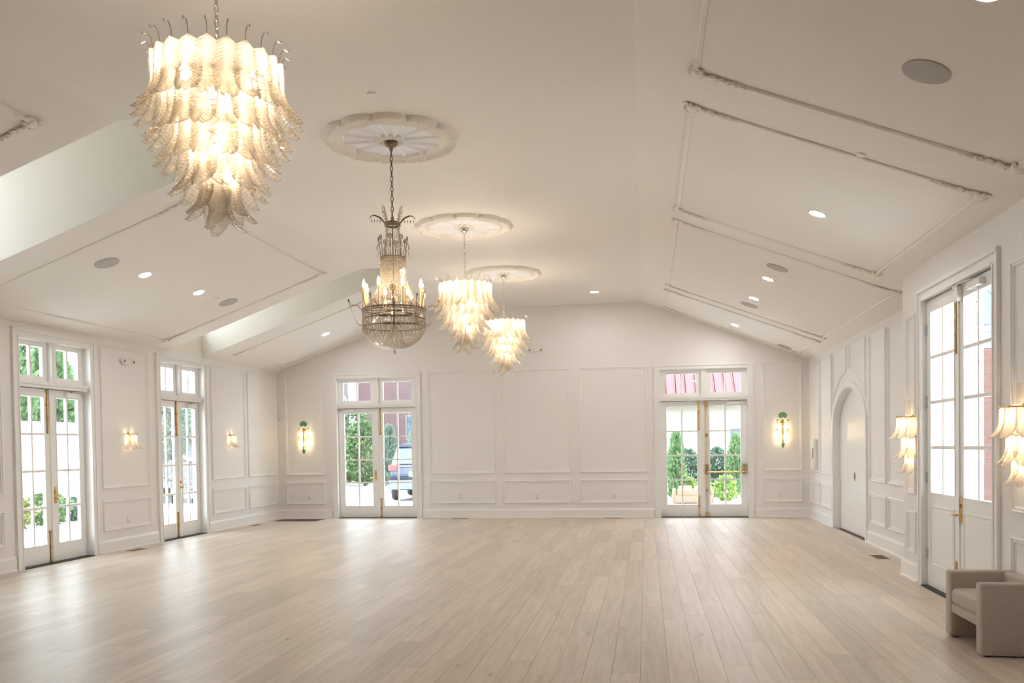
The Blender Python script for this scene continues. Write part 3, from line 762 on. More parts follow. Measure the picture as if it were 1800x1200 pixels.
# ------------------------------------------------------------------ crystal chandelier
def crystal_chandelier(loc):
    t = thing('crystal_chandelier', loc, 'beaded crystal basket chandelier with candle lamps on a long bronze chain', 'chandelier')
    Z = lambda z: z-ZC
    def circ(mb, r, z, tr, seg=48): mb.tube([(r*math.cos(2*PI*i/seg), r*math.sin(2*PI*i/seg), Z(z)) for i in range(seg)], tr, 6, True)
    MB().lathe([(.065, 0), (.065, -.02), (.05, -.035), (.022, -.045), (.014, -.08), (.001, -.085)], (0, 0, -.045), 24).build('canopy', BRONZE, t, True)
    ch = chain_mesh(ZC-3.74-.12, .06, .0045, .013); ch.build('chain', BRONZE, t, True, loc=(0, 0, -.125))
    f = MB()
    f.tube([(0, 0, Z(3.76)), (0, 0, Z(2.70))], .007, 8)
    circ(f, .07, 3.70, .012, 28); circ(f, .062, 3.725, .008, 28); circ(f, .122, 3.385, .007, 40); circ(f, .124, 3.36, .004, 40)
    circ(f, .305, 2.885, .007); circ(f, .30, 2.865, .005); circ(f, .300, 2.79, .006); circ(f, .285, 2.72, .007)
    for i in range(8):
        a = 2*PI*i/8+.3; c, s = math.cos(a), math.sin(a)
        f.tube([(.0, 0, Z(2.88)), (.3*c, .3*s, Z(2.88))], .005, 5); f.tube([(.302*c, .302*s, Z(2.93)), (.30*c, .30*s, Z(2.72))], .005, 5)
    f.build('frame', BRONZE, t)
    # plumes on the crown
    for i in range(8):
        a = 2*PI*(i-1)/8+.284; c, s = math.cos(a), math.sin(a); out = .135 if i % 2 else .06; hz = 3.80 if i % 2 else 3.86
        p = MB(); pts = [(.065*c, .065*s, Z(3.71)), ((.065+out*.35)*c, (.065+out*.35)*s, Z(3.77)), ((.065+out*.75)*c, (.065+out*.75)*s, Z(hz-.005)), ((.065+out)*c, (.065+out)*s, Z(hz-.01)), ((.07+out*1.1)*c, (.07+out*1.1)*s, Z(hz-.035))]
        p.tube(pts, [.006, .010, .008, .005, .003], 5)
        if i % 2 == 0:
            for k in range(6):
                q = k/5; r0 = .07+out*q; w = .02*math.sin(PI*min(1, q*.8+.15)); z = 3.72+(hz-3.72)*q
                for sg in (-1, 1): p.octa((r0*c-sg*w*s, r0*s+sg*w*c, Z(z)), .006, .011)
        else:
            for k in range(4):
                q = .4+.6*k/3; p.octa(((.065+out*q)*c, (.065+out*q)*s, Z(hz-.06+.01*k*0)), .005, .022)
        p.build('crown_plume', CRYSTAL if i % 2 == 0 else BRONZE, t)
    def beads(name, n, fn, count, r, lab, jit=.002):
        m = MB()
        for i in range(n):
            a = 2*PI*(i+.5)/n
            for k in range(count):
                q = k/(count-1); rad, z, da = fn(q)
                rr_ = r*random.uniform(.75, 1.25); b = a+da*2*PI/n
                m.octa((rad*math.cos(b)+random.uniform(-jit, jit), rad*math.sin(b)+random.uniform(-jit, jit), Z(z)), rr_, rr_*1.35)
        return tag(m.build(name, CRYSTAL, t), lab, kind='stuff')
    beads('upper_strands', 22, lambda q: (.064+.02*q*q, 3.69-.29*q, 0), 20, .0058, 'clear bead strands between the crown and middle ring')
    beads('tent_strands', 54, lambda q: (.118+.187*max(0, (q-.25)/.75)**2.0, 3.375-.50*q, 0), 32, .0085, 'sparkling bead strands flaring from middle ring to candle ring')
    for z0 in (3.32, 3.26, 3.19, 3.12, 3.05):
        r0 = .118+.187*max(0, ((3.375-z0)/.5-.25)/.75)**2.0+.006
        beads('swag_beads', 12, lambda q, r0=r0, z0=z0: (r0, z0-.035*math.sin(PI*q), q), 9, .0062, None)
    beads('band_crystals', 66, lambda q: (.304-.012*q, 2.865-.13*q, 0), 7, .0085, 'faceted crystals filling the bands under the candle ring')
    m = MB()
    for i in range(46):
        a = 2*PI*i/46; r = .306; m.octa((r*math.cos(a), r*math.sin(a), Z(2.70)), .0075, .045); m.octa((r*math.cos(a), r*math.sin(a), Z(2.765)), .006, .02)
        a += PI/46
        m.octa((.285*math.cos(a), .285*math.sin(a), Z(2.66)), .006, .02)
    tag(m.build('icicle_drops', CRYSTAL, t), 'long clear icicle drops under the lower band', kind='stuff')
    beads('basket_strands', 34, lambda q: (.02+.268*math.cos(q*1.45), 2.715-.20*math.sin(q*1.45), 0), 24, .0075, 'bead strands of the lower basket')
    beads('inner_cone_strands', 22, lambda q: (.03+.10*q**1.6, 2.72-.19*q, 0), 16, .0065, 'beads fanning from the centre of the basket')
    m = MB()
    for k in range(5): m.octa((0, 0, Z(2.53-.012*k)), .012-.001*k, .011)
    m.blob((0, 0, Z(2.475)), (.014, .014, .018), 8, 6); m.build('finial_drop', CRYSTAL, t)
    # loops standing on the middle ring
    for i in range(8):
        a = 2*PI*i/8+.1; c, s = math.cos(a), math.sin(a); p = MB()
        p.tube([(.122*c, .122*s, Z(3.385)), (.125*c, .125*s, Z(3.46)), (.135*c, .135*s, Z(3.53)), (.14*c, .14*s, Z(3.55))], .004, 5)
        p.tube([((.14)*c-.019*math.cos(2*PI*k/12)*s, .14*s+.019*math.cos(2*PI*k/12)*c, Z(3.568+.021*math.sin(2*PI*k/12))) for k in range(12)], .0045, 5, True)
        p.tube([(.135*c, .135*s, Z(3.53)), (.155*c, .155*s, Z(3.50)), (.158*c, .158*s, Z(3.47))], .003, 4)
        ob = p.build('loop_finial', BRONZE, t)
        d = MB()
        for k in range(9): d.octa(((.15)*c+random.uniform(-.006, .006), .15*s+random.uniform(-.006, .006), Z(3.51-.014*k)), .0055, .008)
        d.octa((.14*c, .14*s, Z(3.568)), .011, .014); tag(d.build('bead_drop', CRYSTAL, ob), kind='stuff')
    # candles
    cm = MB(); cm.lathe([(.001, -.012), (.024, -.010), (.018, 0), (.0135, .004), (.0135, .175), (.010, .18), (.001, .18)], (0, 0, 0), 12); cme = cm.mesh('candle', True)
    fm = MB(); fm.lathe([(.006, 0), (.013, .012), (.016, .028), (.013, .046), (.007, .064), (.002, .08), (.0005, .084)], (0, 0, 0), 10); fme = fm.mesh('flame_bulb', True)
    for i in range(8):
        a = math.radians(-56.7+45*i); c, s = math.cos(a), math.sin(a)
        o = link('candle', cme, IVORY, t, (.295*c, .295*s, Z(2.90)))
        link('flame_bulb', fme, FLAME, o, (0, 0, .178))
    # glass flowers and hanging side arms
    for i in range(6):
        a = math.radians(-75+60*i); c, s = math.cos(a), math.sin(a); p = MB()
        p.tube([(.305*c, .305*s, Z(2.89)), (.325*c, .325*s, Z(2.97)), (.33*c, .33*s, Z(3.03))], .004, 5); ob = p.build('flower_stem', BRONZE, t)
        g = MB(); B = Matrix.Rotation(a, 4, 'Z')
        for k in range(8):
            q = 2*PI*k/8; v = B @ Vector((0, .024*math.cos(q), .024*math.sin(q))); g.blob((.335*c+v.x, .335*s+v.y, Z(3.045)+v.z), .011, 6, 4)
        g.blob((.345*c, .345*s, Z(3.045)), .012, 6, 5); g.build('glass_flower', IVORY, ob)
    for i in range(6):
        a = math.radians(16.3+60*i); c, s = math.cos(a), math.sin(a); p = MB()
        p.tube([(.30*c, .30*s, Z(2.87)), (.345*c, .345*s, Z(2.925)), (.39*c, .39*s, Z(2.93)), (.415*c, .415*s, Z(2.915)), (.42*c, .42*s, Z(2.94)), (.43*c, .43*s, Z(2.965))], .004, 5)
        p.blob((.432*c, .432*s, Z(2.972)), (.010, .010, .016), 6, 5)
        ob = p.build('side_arm', BRONZE, t); g = MB()
        for k in range(24):
            q = k/23; r = .415-.10*q-.0; g.octa(((.415-.105*q)*c, (.415-.105*q)*s, Z(2.91-.15*math.sin(PI*.62*q)-.03*q)), .0045, .007)
        g.build('bead_swag', CRYSTAL, ob)
    return t
crystal_chandelier((-2.41, 8.22, ZC))

# ------------------------------------------------------------------ downlights, speakers, caps
def on_slope(x, y, side):
    if side == 'R': z, n = zr(x), nR
    elif side == 'L': z, n = zl(x), nL
    else: z, n = ZC, Vector((0, 0, -1))
    return Vector((x, y, z)), n
dl1 = MB().lathe([(.098, 0), (.098, .004), (.090, .008), (.076, .006), (.070, .001), (.001, .001)], (0, 0, 0), 28).mesh('trim_ring', True)
dl2 = MB().lathe([(.071, .0015), (.071, .0035), (.001, .0035)], (0, 0, 0), 24).mesh('lens')
def orient(o, p, n): o.location = p; o.rotation_euler = n.to_track_quat('Z', 'Y').to_euler()
DLS = [(1.75, 4.86, 'R', 'round recessed downlight at the top right edge, over the right slope'), (1.734, 9.24, 'R', 'round recessed downlight alone in the second moulded panel of the right slope'),
       (1.722, 12.77, 'R', 'nearer round downlight of the pair in the third panel of the right slope'), (1.723, 14.42, 'R', 'farther round downlight of the pair in the third panel of the right slope'),
       (1.735, 17.53, 'R', 'round downlight in the farthest panel of the right slope'), (-6.538, 10.71, 'L', 'left round downlight of the pair on the left slope'),
       (-6.528, 12.09, 'L', 'right round downlight of the pair on the left slope'), (-6.483, 17.13, 'L', 'round downlight on the left slope beyond the far dormer'),
       (-.972, 17.15, 'F', 'round downlight in the flat ceiling near the end wall'),]
for x, y, s, lb in DLS:
    p, n = on_slope(x, y, s)
    t = thing('recessed_light', p, lb, 'light', 'recessed downlights'); orient(t, p, n)
    link('trim_ring', dl1, WHITEP, t); link('lens', dl2, DOWN, t)
sp1 = MB().lathe([(.148, 0), (.148, .006), (.140, .009), (.136, .007), (.13, .009), (.07, .012), (.001, .013)], (0, 0, 0), 36)
spm = sp1.mesh('round_speaker', True)
for x, y, s, lb in ((1.754, 5.83, 'R', 'largest grey round ceiling speaker at the upper right'), (1.733, 11.97, 'R', 'grey round ceiling speaker at the near end of the third panel, right slope'),
                    (1.727, 15.09, 'R', 'grey round ceiling speaker at the far end of the third panel, right slope'), (2.75, 18.1, 'R', 'grey round ceiling speaker low by the right back corner'),
                    (-6.554, 9.91, 'L', 'nearer grey round ceiling speaker of the left slope'), (-6.52, 13.0, 'L', 'farther grey round ceiling speaker of the left slope')):
    p, n = on_slope(x, y, s); o = link('ceiling_speaker', spm, GRILLE); orient(o, p, n); tag(o, lb, 'speaker', 'ceiling speakers')
cap = MB().lathe([(.04, 0), (.04, .006), (.034, .012), (.012, .016), (.001, .016)], (0, 0, 0), 20).mesh('sprinkler_cap', True)
for x, y, s, lb in ((-2.266, 7.17, 'F', 'white round sprinkler cap on the flat ceiling near the largest medallion'), (1.732, 7.42, 'R', 'white round sprinkler cap beside the second panel of the right slope'),
                    (1.70, 12.97, 'R', 'white round sprinkler cap between speaker and downlight, right slope'), (-6.52, 12.62, 'L', 'white round sprinkler cap between downlight and speaker, left slope'), (1.70, 18.05, 'R', 'white round sprinkler cap near the farthest downlight, right slope')):
    p, n = on_slope(x, y, s); o = link('sprinkler_cap', cap, WHITEP); orient(o, p, n); tag(o, lb, 'sprinkler', 'sprinkler caps')

# ------------------------------------------------------------------ sconces
sb = MB().lathe([(.006, .05), (.012, .03), (.020, .01), (.024, -.015), (.016, -.04), (.001, -.046)], (0, 0, 0), 10).mesh('bulb', True)
def leaf_sconce(loc, rz, label, tiers, top_leaf, group, s=1.):
    # local +x points out of the wall
    t = thing('glass_leaf_sconce', loc, label, 'sconce', group, rz)
    b = MB(); b.lathe([(.05, 0), (.05, .012), (.035, .02), (.012, .026), (.012, .06), (.001, .06)], (0, 0, -.02), 16, 'x')
    b.build('wall_plate', BRASS, t, True)
    for z, r, n in tiers:
        b = MB(); pts = [(.02+r*math.cos(a), r*math.sin(a), z) for a in [(-.5+i/12)*PI for i in range(13)]]; b.tube([(0, -r, z)]+pts+[(0, r, z)], .006, 5); b.tube([(0, 0, z), (.02+r, 0, z)], .005, 5)
        for i in range(n):
            a = (-.5+(i+.5)/n)*PI; b.blob((.02+(r-.002)*math.cos(a), (r-.002)*math.sin(a), z), .012, 6, 4)
        b.build('bracket', BRASS, t, True)
    for z, r, n in tiers:
        for i in range(n):
            a = (-.5+(i+.5)/n)*PI
            link('glass_leaf', LEAFF, FROST, t, (.02+r*math.cos(a), r*math.sin(a), z), (0, 0, a), (s, s, s))
    if top_leaf:
        link('upright_leaf', LEAFU, FROST, t, (.07, 0, .02))
    for z, r, n in tiers: link('bulb', sb, SBULB, t, (.02+r*.4, 0, z-.07))
    return t
RT = [(0, .16, 5), (-.215, .11, 4), (-.375, .07, 3)]
leaf_sconce((XP, 10.12, 1.80), PI, 'tiered frosted glass leaf sconce left of the tall glazed doors', RT, True, 'tiered leaf sconces on the right wall')
leaf_sconce((XP, 7.28, 1.79), PI, 'tiered frosted glass leaf sconce right of the tall doors, above the armchair', RT, True, 'tiered leaf sconces on the right wall')
leaf_sconce((XL, 12.87, 1.83), 0, 'small glass leaf sconce between the two French doors of the left wall', [(0, .115, 5)], False, 'small leaf sconces on the left wall')
leaf_sconce((XL, 16.30, 1.85), 0, 'small glass leaf sconce on the left wall past the second French doors', [(0, .115, 5)], False, 'small leaf sconces on the left wall')
def green_sconce(loc, label):
    t = thing('green_glass_sconce', loc, label, 'sconce', 'green and gold glass sconces', -PI/2)   # local +x out of the wall
    b = MB(); b.tube([(.10, 0, -.26), (.10, 0, .22)], [.016, .02], 8)
    for z in (-.20, -.08, .04, .16): b.blob((.10, 0, z), (.026, .03, .02), 8, 5)
    b.box(0, -.03, -.2, .012, .03, .2)
    for z in (.13, -.06): b.tube([(0, 0, z), (.10, 0, z)], .008, 6)
    b.build('gold_stem', GOLDG, t, True)
    g = MB()
    for k in range(5):
        a = (k-2)*.5; g.blob((.10, .055*math.sin(a), .29+.035*math.cos(a)), (.014, .04, .055), 8, 6)
    g.blob((.105, 0, .36), (.012, .012, .03), 6, 5); g.build('green_leaf_crest', GREENG, t, True)
    g = MB(); g.lathe([(.001, -.36), (.012, -.35), (.03, -.31), (.042, -.27), (.03, -.25), (.001, -.245)], (.10, 0, 0), 12); g.build('green_drop', GREENG, t, True)
    for z, r in ((.16, .13), (-.03, .13)):
        ri = MB(); ri.tube([(r*math.cos(a)*.75+.01, r*math.sin(a), z) for a in [(-.5+i/12)*PI for i in range(13)]], .007, 5)
        for sg in (-1, 1): ri.blob((.09, sg*.105, z+.05), (.018, .022, .024), 7, 5)
        ri.build('gold_ring', GOLDG, t, True)
        for i in range(9):
            a = (-.5+(i+.5)/9)*PI; rd = MB(); x, y = r*math.cos(a)*.75+.01, r*math.sin(a)
            rd.tube([(x, y, z), (x, y, z-.09), (x+.012*math.cos(a), y+.016*math.sin(a), z-.19)], [.014, .016, .019], 7)
            rd.build('glass_rod', CLEARW, t, True, True)
    for y in (-.06, .06):
        for z in (.07, -.12): link('bulb', sb, SBULB, t, (.05, y, z))
    return t
green_sconce((-7.565, D, 1.80), 'green and gold glass sconce at the left end of the end wall')
green_sconce((2.765, D, 1.79), 'green and gold glass sconce at the right end of the end wall')

# ------------------------------------------------------------------ small fittings
def outlet(loc, rz, label, w=.07):
    t = thing('wall_outlet', loc, label, 'outlet', 'white wall outlets', rz)
    rbox((-w/2, -.007, -.057, w/2, 0, .057), .003, 'cover_plate', WHITEP, t, 1)
    for x in ([0] if w < .1 else [-.03, .03]):
        for z in (-.024, .024):
            s = MB(); s.box(x-.014, -.009, z-.013, x+.014, -.006, z+.013); s.build('socket', GREYM, t)
for x, z, w, lb in ((-4.01, .474, .115, 'double white outlet in the lower panel right of the left end wall doors'), (-2.344, .464, .07, 'white outlet in the lower middle panel of the end wall'),
                    (-.687, .467, .07, 'white outlet in the lower panel left of the push bar doors'), (2.714, .47, .07, 'white outlet under the right green sconce'), (-7.48, .482, .07, 'white outlet under the left green sconce')):
    outlet((x, D, z), 0, lb, w)
outlet((XL, 12.82, .47), PI/2, 'white outlet on the left wall between the French doors')
def emergency(loc, rz, label):
    t = thing('emergency_light', loc, label, 'light', 'white emergency lights', rz)
    rbox((-.11, -.05, -.035, .11, 0, .035), .008, 'housing', WHITEP, t, 2)
    for s in (-1, 1):
        h = MB(); h.lathe([(.02, 0), (.028, .01), (.030, .05), (.026, .055), (.001, .055)], (0, 0, 0), 12, 'y'); o = h.build('lamp_head', WHITEP, t, True, loc=(s*.125, -.08, 0))
        l = MB(); l.lathe([(.02, -.004), (.02, .001), (.001, .001)], (0, 0, 0), 12, 'y'); l.build('lens', BRONZE, o)
emergency((XL, 12.82, 2.985), PI/2, 'white twin head emergency light high on the left wall')
emergency((-2.325, D, 3.60), 0, 'white twin head emergency light high on the end wall')
t = thing('corner_sensor', (-8.15, D, 2.25), 'small white sensor box high in the left back corner', 'sensor')
rbox((-.03, -.035, -.05, .03, 0, .05), .008, 'housing', WHITEP, t, 2); MB().box(-.02, -.038, -.03, .02, -.034, .0).build('lens', GREYM, t)
t = thing('wall_cabinet', (XR, 17.95, 1.0), 'narrow white control cabinet on the right recess wall near the back corner', 'cabinet', None, -PI/2)
rbox((-.18, -.07, 0, .18, 0, .60), .01, 'housing', WHITEP, t, 2); MB().box(-.14, -.076, .05, .14, -.068, .55).build('door', TRIM, t); MB().box(.10, -.085, .22, .125, -.074, .42).build('handle', BRONZE, t)
def floor_vent(loc, w, d, label, n=10, m_=VENTM):
    t = thing('floor_vent', loc, label, 'vent', 'floor air vents')
    f = MB(); f.frame(rect(-w/2, -d/2, w/2, d/2), (0, 0, 0), (1, 0, 0), (0, 1, 0), (0, 0, 1), [(0, 0), (.003, .004), (.018, .005), (.02, .001)]); f.build('rim', m_, t)
    MB().box(-w/2+.015, -d/2+.015, .0003, w/2-.015, d/2-.015, .0012).build('dark_backing', BLACK, t)
    for i in range(n):
        if w > d: x = -w/2+.02+(w-.04)*(i+.5)/n; b = MB().box(x-.006, -d/2+.018, .001, x+.006, d/2-.018, .004)
        else: y = -d/2+.02+(d-.04)*(i+.5)/n; b = MB().box(-w/2+.018, y-.006, .001, w/2-.018, y+.006, .004)
        b.build('slat', m_, t)
floor_vent((-7.98, 12.66, 0), .16, .36, 'brown floor vent by the left wall between the French doors')
floor_vent((-7.98, 16.9, 0), .14, .34, 'brown floor vent by the left wall near the back corner')
floor_vent((-3.99, 18.42, 0), .36, .14, 'brown floor vent at the foot of the end wall, left')
floor_vent((-.71, 18.42, 0), .36, .14, 'brown floor vent at the foot of the end wall, right')
floor_vent((3.05, 12.16, 0), .17, .42, 'brown floor vent beside the right recess wall')
floor_vent((-7.52, 18.08, 0), .98, .52, 'wide dark floor grille in the left back corner', 26, BRONZE)

# ------------------------------------------------------------------ armchair
t = thing('armchair', (2.56, 6.93, 0), 'cream boucle armchair with slab arms against the right wall', 'armchair')
x0, x1 = 2.32-2.56, 2.82-2.56
for ya, yb in ((6.56-6.93, 6.66-6.93), (7.20-6.93, 7.30-6.93)):
    rbox((x0, ya, 0.008, x1, yb, .525), .022, 'arm', FABRIC, t, 4)
rbox((x0+.012, -.27, .20, x1-.02, .27, .275), .015, 'seat_base', FABRIC, t, 3)
rbox((x0+.008, -.268, .272, x1-.10, .268, .395), .035, 'seat_cushion', FABRIC, t, 5)
rbox((x1-.11, -.27, .20, x1, .27, .52), .022, 'backrest', FABRIC, t, 4)
for ya in (6.61-6.93, 7.25-6.93):
    for xx in (x0+.06, x1-.06): MB().box(xx-.02, ya-.02, 0, xx+.02, ya+.02, .012).build('foot', BLACK, t)

# ================================================================== outdoors
CONC = mat('pale_concrete', (.68, .67, .65), .9, noise=.08, nscale=.6)
g = MB().box(-70, -30, -.30, 60, 90, -.12).build('ground', CONC); tag(g, 'pale concrete ground outside the hall', 'ground', kind='structure')
LEAFC = [mat('foliage_%s' % n, c, .7, var=v, nscale=3) for n, c, v in (('cedar', (.05, .12, .045), (.15, .24, .10)), ('shrub', (.06, .13, .05), (.16, .24, .10)), ('lime', (.14, .24, .05), (.26, .36, .10)), ('blue', (.06, .11, .08), (.15, .22, .16)), ('yellow', (.11, .16, .05), (.30, .30, .13)))]
BARK = mat('grey_bark', (.14, .10, .07), .9, noise=.2)
def plant(name, loc, rx, h, z0, n, ls, mi, label, cat, group=None, shape='ellipsoid', wide=.5, trunk=True):
    t = thing(name, loc, label, cat, group); m = MB(); rnd = random.Random(hash(label) % 9999 + n)
    rnd = random.Random(len(label)*31+n)
    for i in range(n):
        q = rnd.random(); a = rnd.random()*2*PI
        z = z0+(h-z0)*q
        if shape == 'cone': rad = rx*(1-q)**.75*(.35+.65*min(1, q*6+.3))
        elif shape == 'column': rad = rx*(1-q**3.2)**.8*(.7+.3*min(1, q*5))
        else: rad = rx*math.sqrt(max(0, 1-(2*q-1)**2))
        rad *= .86+.14*math.sin(a*3+q*9); r = rad*math.sqrt(rnd.uniform(.35, 1))
        c = Vector((r*math.cos(a), r*math.sin(a), z)); s = ls*rnd.uniform(.6, 1.3)
        d = Vector((math.cos(a)*rnd.uniform(.2, 1), math.sin(a)*rnd.uniform(.2, 1), rnd.uniform(-.4, 1.) if shape == 'ellipsoid' else rnd.uniform(.4, 1.4))).normalized()
        w = d.cross(Vector((rnd.uniform(-1, 1), rnd.uniform(-1, 1), rnd.uniform(-1, 1)))).normalized()*s*wide*.5
        m.add([c, c+d*s*.5+w, c+d*s, c+d*s*.5-w], [(0, 1, 2), (0, 2, 3)])
    tag(m.build('foliage', LEAFC[mi], t), kind='stuff')
    if trunk:
        s = MB(); s.tube([(0, 0, 0), (0.02, 0.01, h*.4), (0, 0, h*.75)], [.06*h/3, .045*h/3, .02], 7)
        for k in range(4): a = k*1.6; s.tube([(0, 0, h*(.2+.1*k)), (rx*.5*math.cos(a), rx*.5*math.sin(a), h*(.35+.1*k))], [.02*h/3, .008], 5)
        s.build('stem', BARK, t)
    return t
GZ = -.12
# garden wall, planting and hedge trees beyond the nearest left doors
WHT = mat('white_render', (.80, .79, .77), .85, noise=.03)
t = thing('garden_wall', (-14.6, 17, GZ), 'white rendered garden wall beyond the nearest left French doors', 'wall')
MB().box(-.15, -6, 0, .15, 6, 2.36).build('wall_face', WHT, t); MB().box(-.19, -6.02, 2.36, .19, 6.02, 2.43).build('coping', WHT, t)
for x, y, h, r, lb in ((-17.0, 17.0, 6.1, .88, 'tall green cedar hedge tree over the garden wall, leftmost'), (-17.0, 19.0, 6.4, .92, 'tall green cedar hedge tree over the garden wall, second from left'),
                       (-17.0, 21.0, 6.2, .92, 'tall green cedar hedge tree over the garden wall, third from left'), (-17.2, 23.1, 5.0, .95, 'shorter green cedar tree at the right end of the garden wall')):
    plant('cedar_tree', (x, y, GZ), r, h, .3, 6500, .20, 0, lb, 'tree', 'cedars behind the garden wall', 'column', .45)
for x, y, h, r, mi, lb in ((-13.8, 17.2, .66, .5, 4, 'rounded yellow green shrub at the foot of the garden wall, leftmost'), (-13.8, 18.35, .70, .54, 1, 'rounded green shrub at the foot of the garden wall, second from left'),
                           (-13.8, 19.55, .55, .48, 3, 'small grey green shrub at the foot of the garden wall, third from left'), (-13.8, 20.75, .6, .5, 1, 'rounded green shrub at the foot of the garden wall, rightmost')):
    plant('shrub', (x, y, GZ), r, h, .02, 1500, .11, mi, lb, 'shrub', 'shrubs along the garden wall', trunk=False)
# steps, railing, parked car and pale house beyond the second left doors
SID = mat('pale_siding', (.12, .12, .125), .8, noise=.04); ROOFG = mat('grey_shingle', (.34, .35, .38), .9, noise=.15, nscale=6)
t = thing('neighbour_house', (-21.0, 36.5, GZ), 'pale neighbouring house beyond the second left French doors', 'house')
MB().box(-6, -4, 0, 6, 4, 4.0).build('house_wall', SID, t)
MB().prism([(-6.5, -4.6, 3.9), (6.5, -4.6, 3.9), (6.5, 0, 6.2), (-6.5, 0, 6.2)], (0, .1, .15)).prism([(-6.5, 4.6, 3.9), (6.5, 4.6, 3.9), (6.5, 0, 6.2), (-6.5, 0, 6.2)], (0, 0, .15)).build('roof', ROOFG, t)
DKGL = mat('dark_window_glass', (.06, .08, .11), .1)
for xx in (-3.2, .2, 3.4):
    wf = MB().box(xx-.6, -4.06, 1.3, xx+.6, -3.98, 2.9).build('window_frame', WHT, t)
    MB().box(xx-.5, -4.08, 1.4, xx+.5, -4.05, 2.8).build('pane', DKGL, wf)
STEPM = mat('grey_step_stone', (.16, .16, .165), .9, noise=.1)
t = thing('entry_steps', (-14.6, 26.6, GZ), 'pale concrete steps with a black railing beyond the second left French doors', 'steps')
for k in range(6): MB().box(-2.6, -.8, .0, .9-.45*k, .8, .17*(k+1)-.0).build('step', STEPM, t)
IRON = mat('black_iron', (.02, .02, .022), .5, .4)
r = MB(); r.tube([(1.0, -.82, 1.0), (-1.4, -.82, 2.0), (-2.6, -.82, 2.0)], .03, 6); r.tube([(1.0, -.82, .15), (-1.4, -.82, 1.15), (-2.6, -.82, 1.15)], .02, 6); r.build('handrail', IRON, t)
for k in range(14):
    x = 1.0-.27*k; zz = min(2.0, 1.0+(1.0-x)*.4167); MB().tube([(x, -.82, zz-.86), (x, -.82, zz)], .016, 5).build('baluster', IRON, t)
plant('street_tree', (-17.6, 29.8, GZ), 1.3, 3.7, 1.4, 2600, .2, 3, 'loose grey green tree over the steps outside the second left doors', 'tree')
def car(loc, rz, paint, label, suv=True):
    t = thing('car', loc, label, 'car', None, rz)      # nose along +y
    L2, W2 = 2.25, .92; body = MB()
    def loop(y, prof): return [(x, y, z) for x, z in prof]
    secs = [(-L2, .62, .80), (-L2+.06, .42, .98), (-L2+.35, .32, 1.02), (-1.2, .28, 1.02), (1.0, .28, 1.0), (1.7, .30, .95), (L2-.1, .36, .80), (L2, .5, .68)]
    vs, fs = [], []; prof = lambda a, b, y: [(-W2*.96, a), (-W2, a+.12), (-W2, b-.18), (-W2*.93, b), (W2*.93, b), (W2, b-.18), (W2, a+.12), (W2*.96, a)]
    for y, a, b in secs: vs += [(x*(1 if abs(y) < 2.1 else .94), y, z) for x, z in prof(a, b, y)]
    n = 8
    for i in range(len(secs)-1):
        for k in range(n): fs.append((i*n+k, i*n+(k+1) % n, (i+1)*n+(k+1) % n, (i+1)*n+k))
    fs += [tuple(range(n))[::-1], tuple((len(secs)-1)*n+k for k in range(n))]
    body.add(vs, fs)
    c = [(-L2+.10, 1.0, .86), (-L2+.42, 1.60, .70), (-.6, 1.68, .72), (.35, 1.62, .68), (1.05, 1.0, .84)]
    vs, fs = [], []
    for y, z, w in c: vs += [(-w, y, z), (w, y, z)]
    lo = len(vs)
    for y, z, w in c: vs += [(-.88, y, .98), (.88, y, .98)]
    for i in range(len(c)-1):
        fs += [(2*i, 2*i+1, 2*i+3, 2*i+2), (2*i, 2*i+2, lo+2*i+2, lo+2*i), (2*i+1, lo+2*i+1, lo+2*i+3, 2*i+3)]
    body.add(vs, fs); body.build('body', paint, t)
    gl = MB(); gl.prism([(-.66, -L2+.115, 1.08), (.66, -L2+.115, 1.08), (.58, -L2+.37, 1.52), (-.58, -L2+.37, 1.52)], (0, -.02, .008)); gl.build('rear_window', DKGL, t)
    for s in (-1, 1):
        q = MB(); q.prism([(s*.875, -L2+.5, 1.06), (s*.875, -.2, 1.06), (s*.745, -.25, 1.56), (s*.735, -L2+.75, 1.52)], (s*.015, 0, 0)); q.build('side_window', DKGL, t)
        l = MB(); l.box(s*.66, -L2-.0, .90, s*.91, -L2+.24, 1.06); l.build('tail_light', mat('tail_light_red', (.55, .05, .05), .25), t)
    bp = MB(); bp.box(-.88, -L2-.06, .36, .88, -L2+.15, .62); bp.build('bumper', mat('grey_bumper', (.10, .11, .13), .5), t)
    MB().box(-.26, -L2-.012, .72, .26, -L2+.05, .86).build('number_plate', WHITEP, t)
    MB().box(-.68, -L2+.34, 1.58, .68, -L2+.56, 1.66).build('spoiler', paint, t)
    for s in (-1, 1):
        for y in (-1.42, 1.42):
            w = MB(); w.lathe([(.001, -.11), (.22, -.11), (.34, -.09), (.36, 0), (.34, .09), (.22, .11), (.001, .11)], (0, 0, 0), 22, 'x'); wo3 = w.build('wheel', BLACK, t, False, loc=(s*.84, y, .36))
            h = MB(); h.lathe([(.001, .0), (.2, .0), (.22, .012), (.20, .02), (.05, .03), (.001, .03)], (s*.095, 0, 0), 16, 'x'); h.build('hub', GREYM, wo3)
    return t
car((-13.4, 29.6, GZ), 1.69, mat('black_car_paint', (.015, .016, .02), .2), 'dark parked car beyond the second left French doors')
suv = car((-7.28, 28.55, GZ), .10, mat('slate_blue_car_paint', (.035, .045, .07), .3, .2), 'slate blue sport utility car parked outside the left end wall doors')
suv.scale = (1, 1, 1.08)
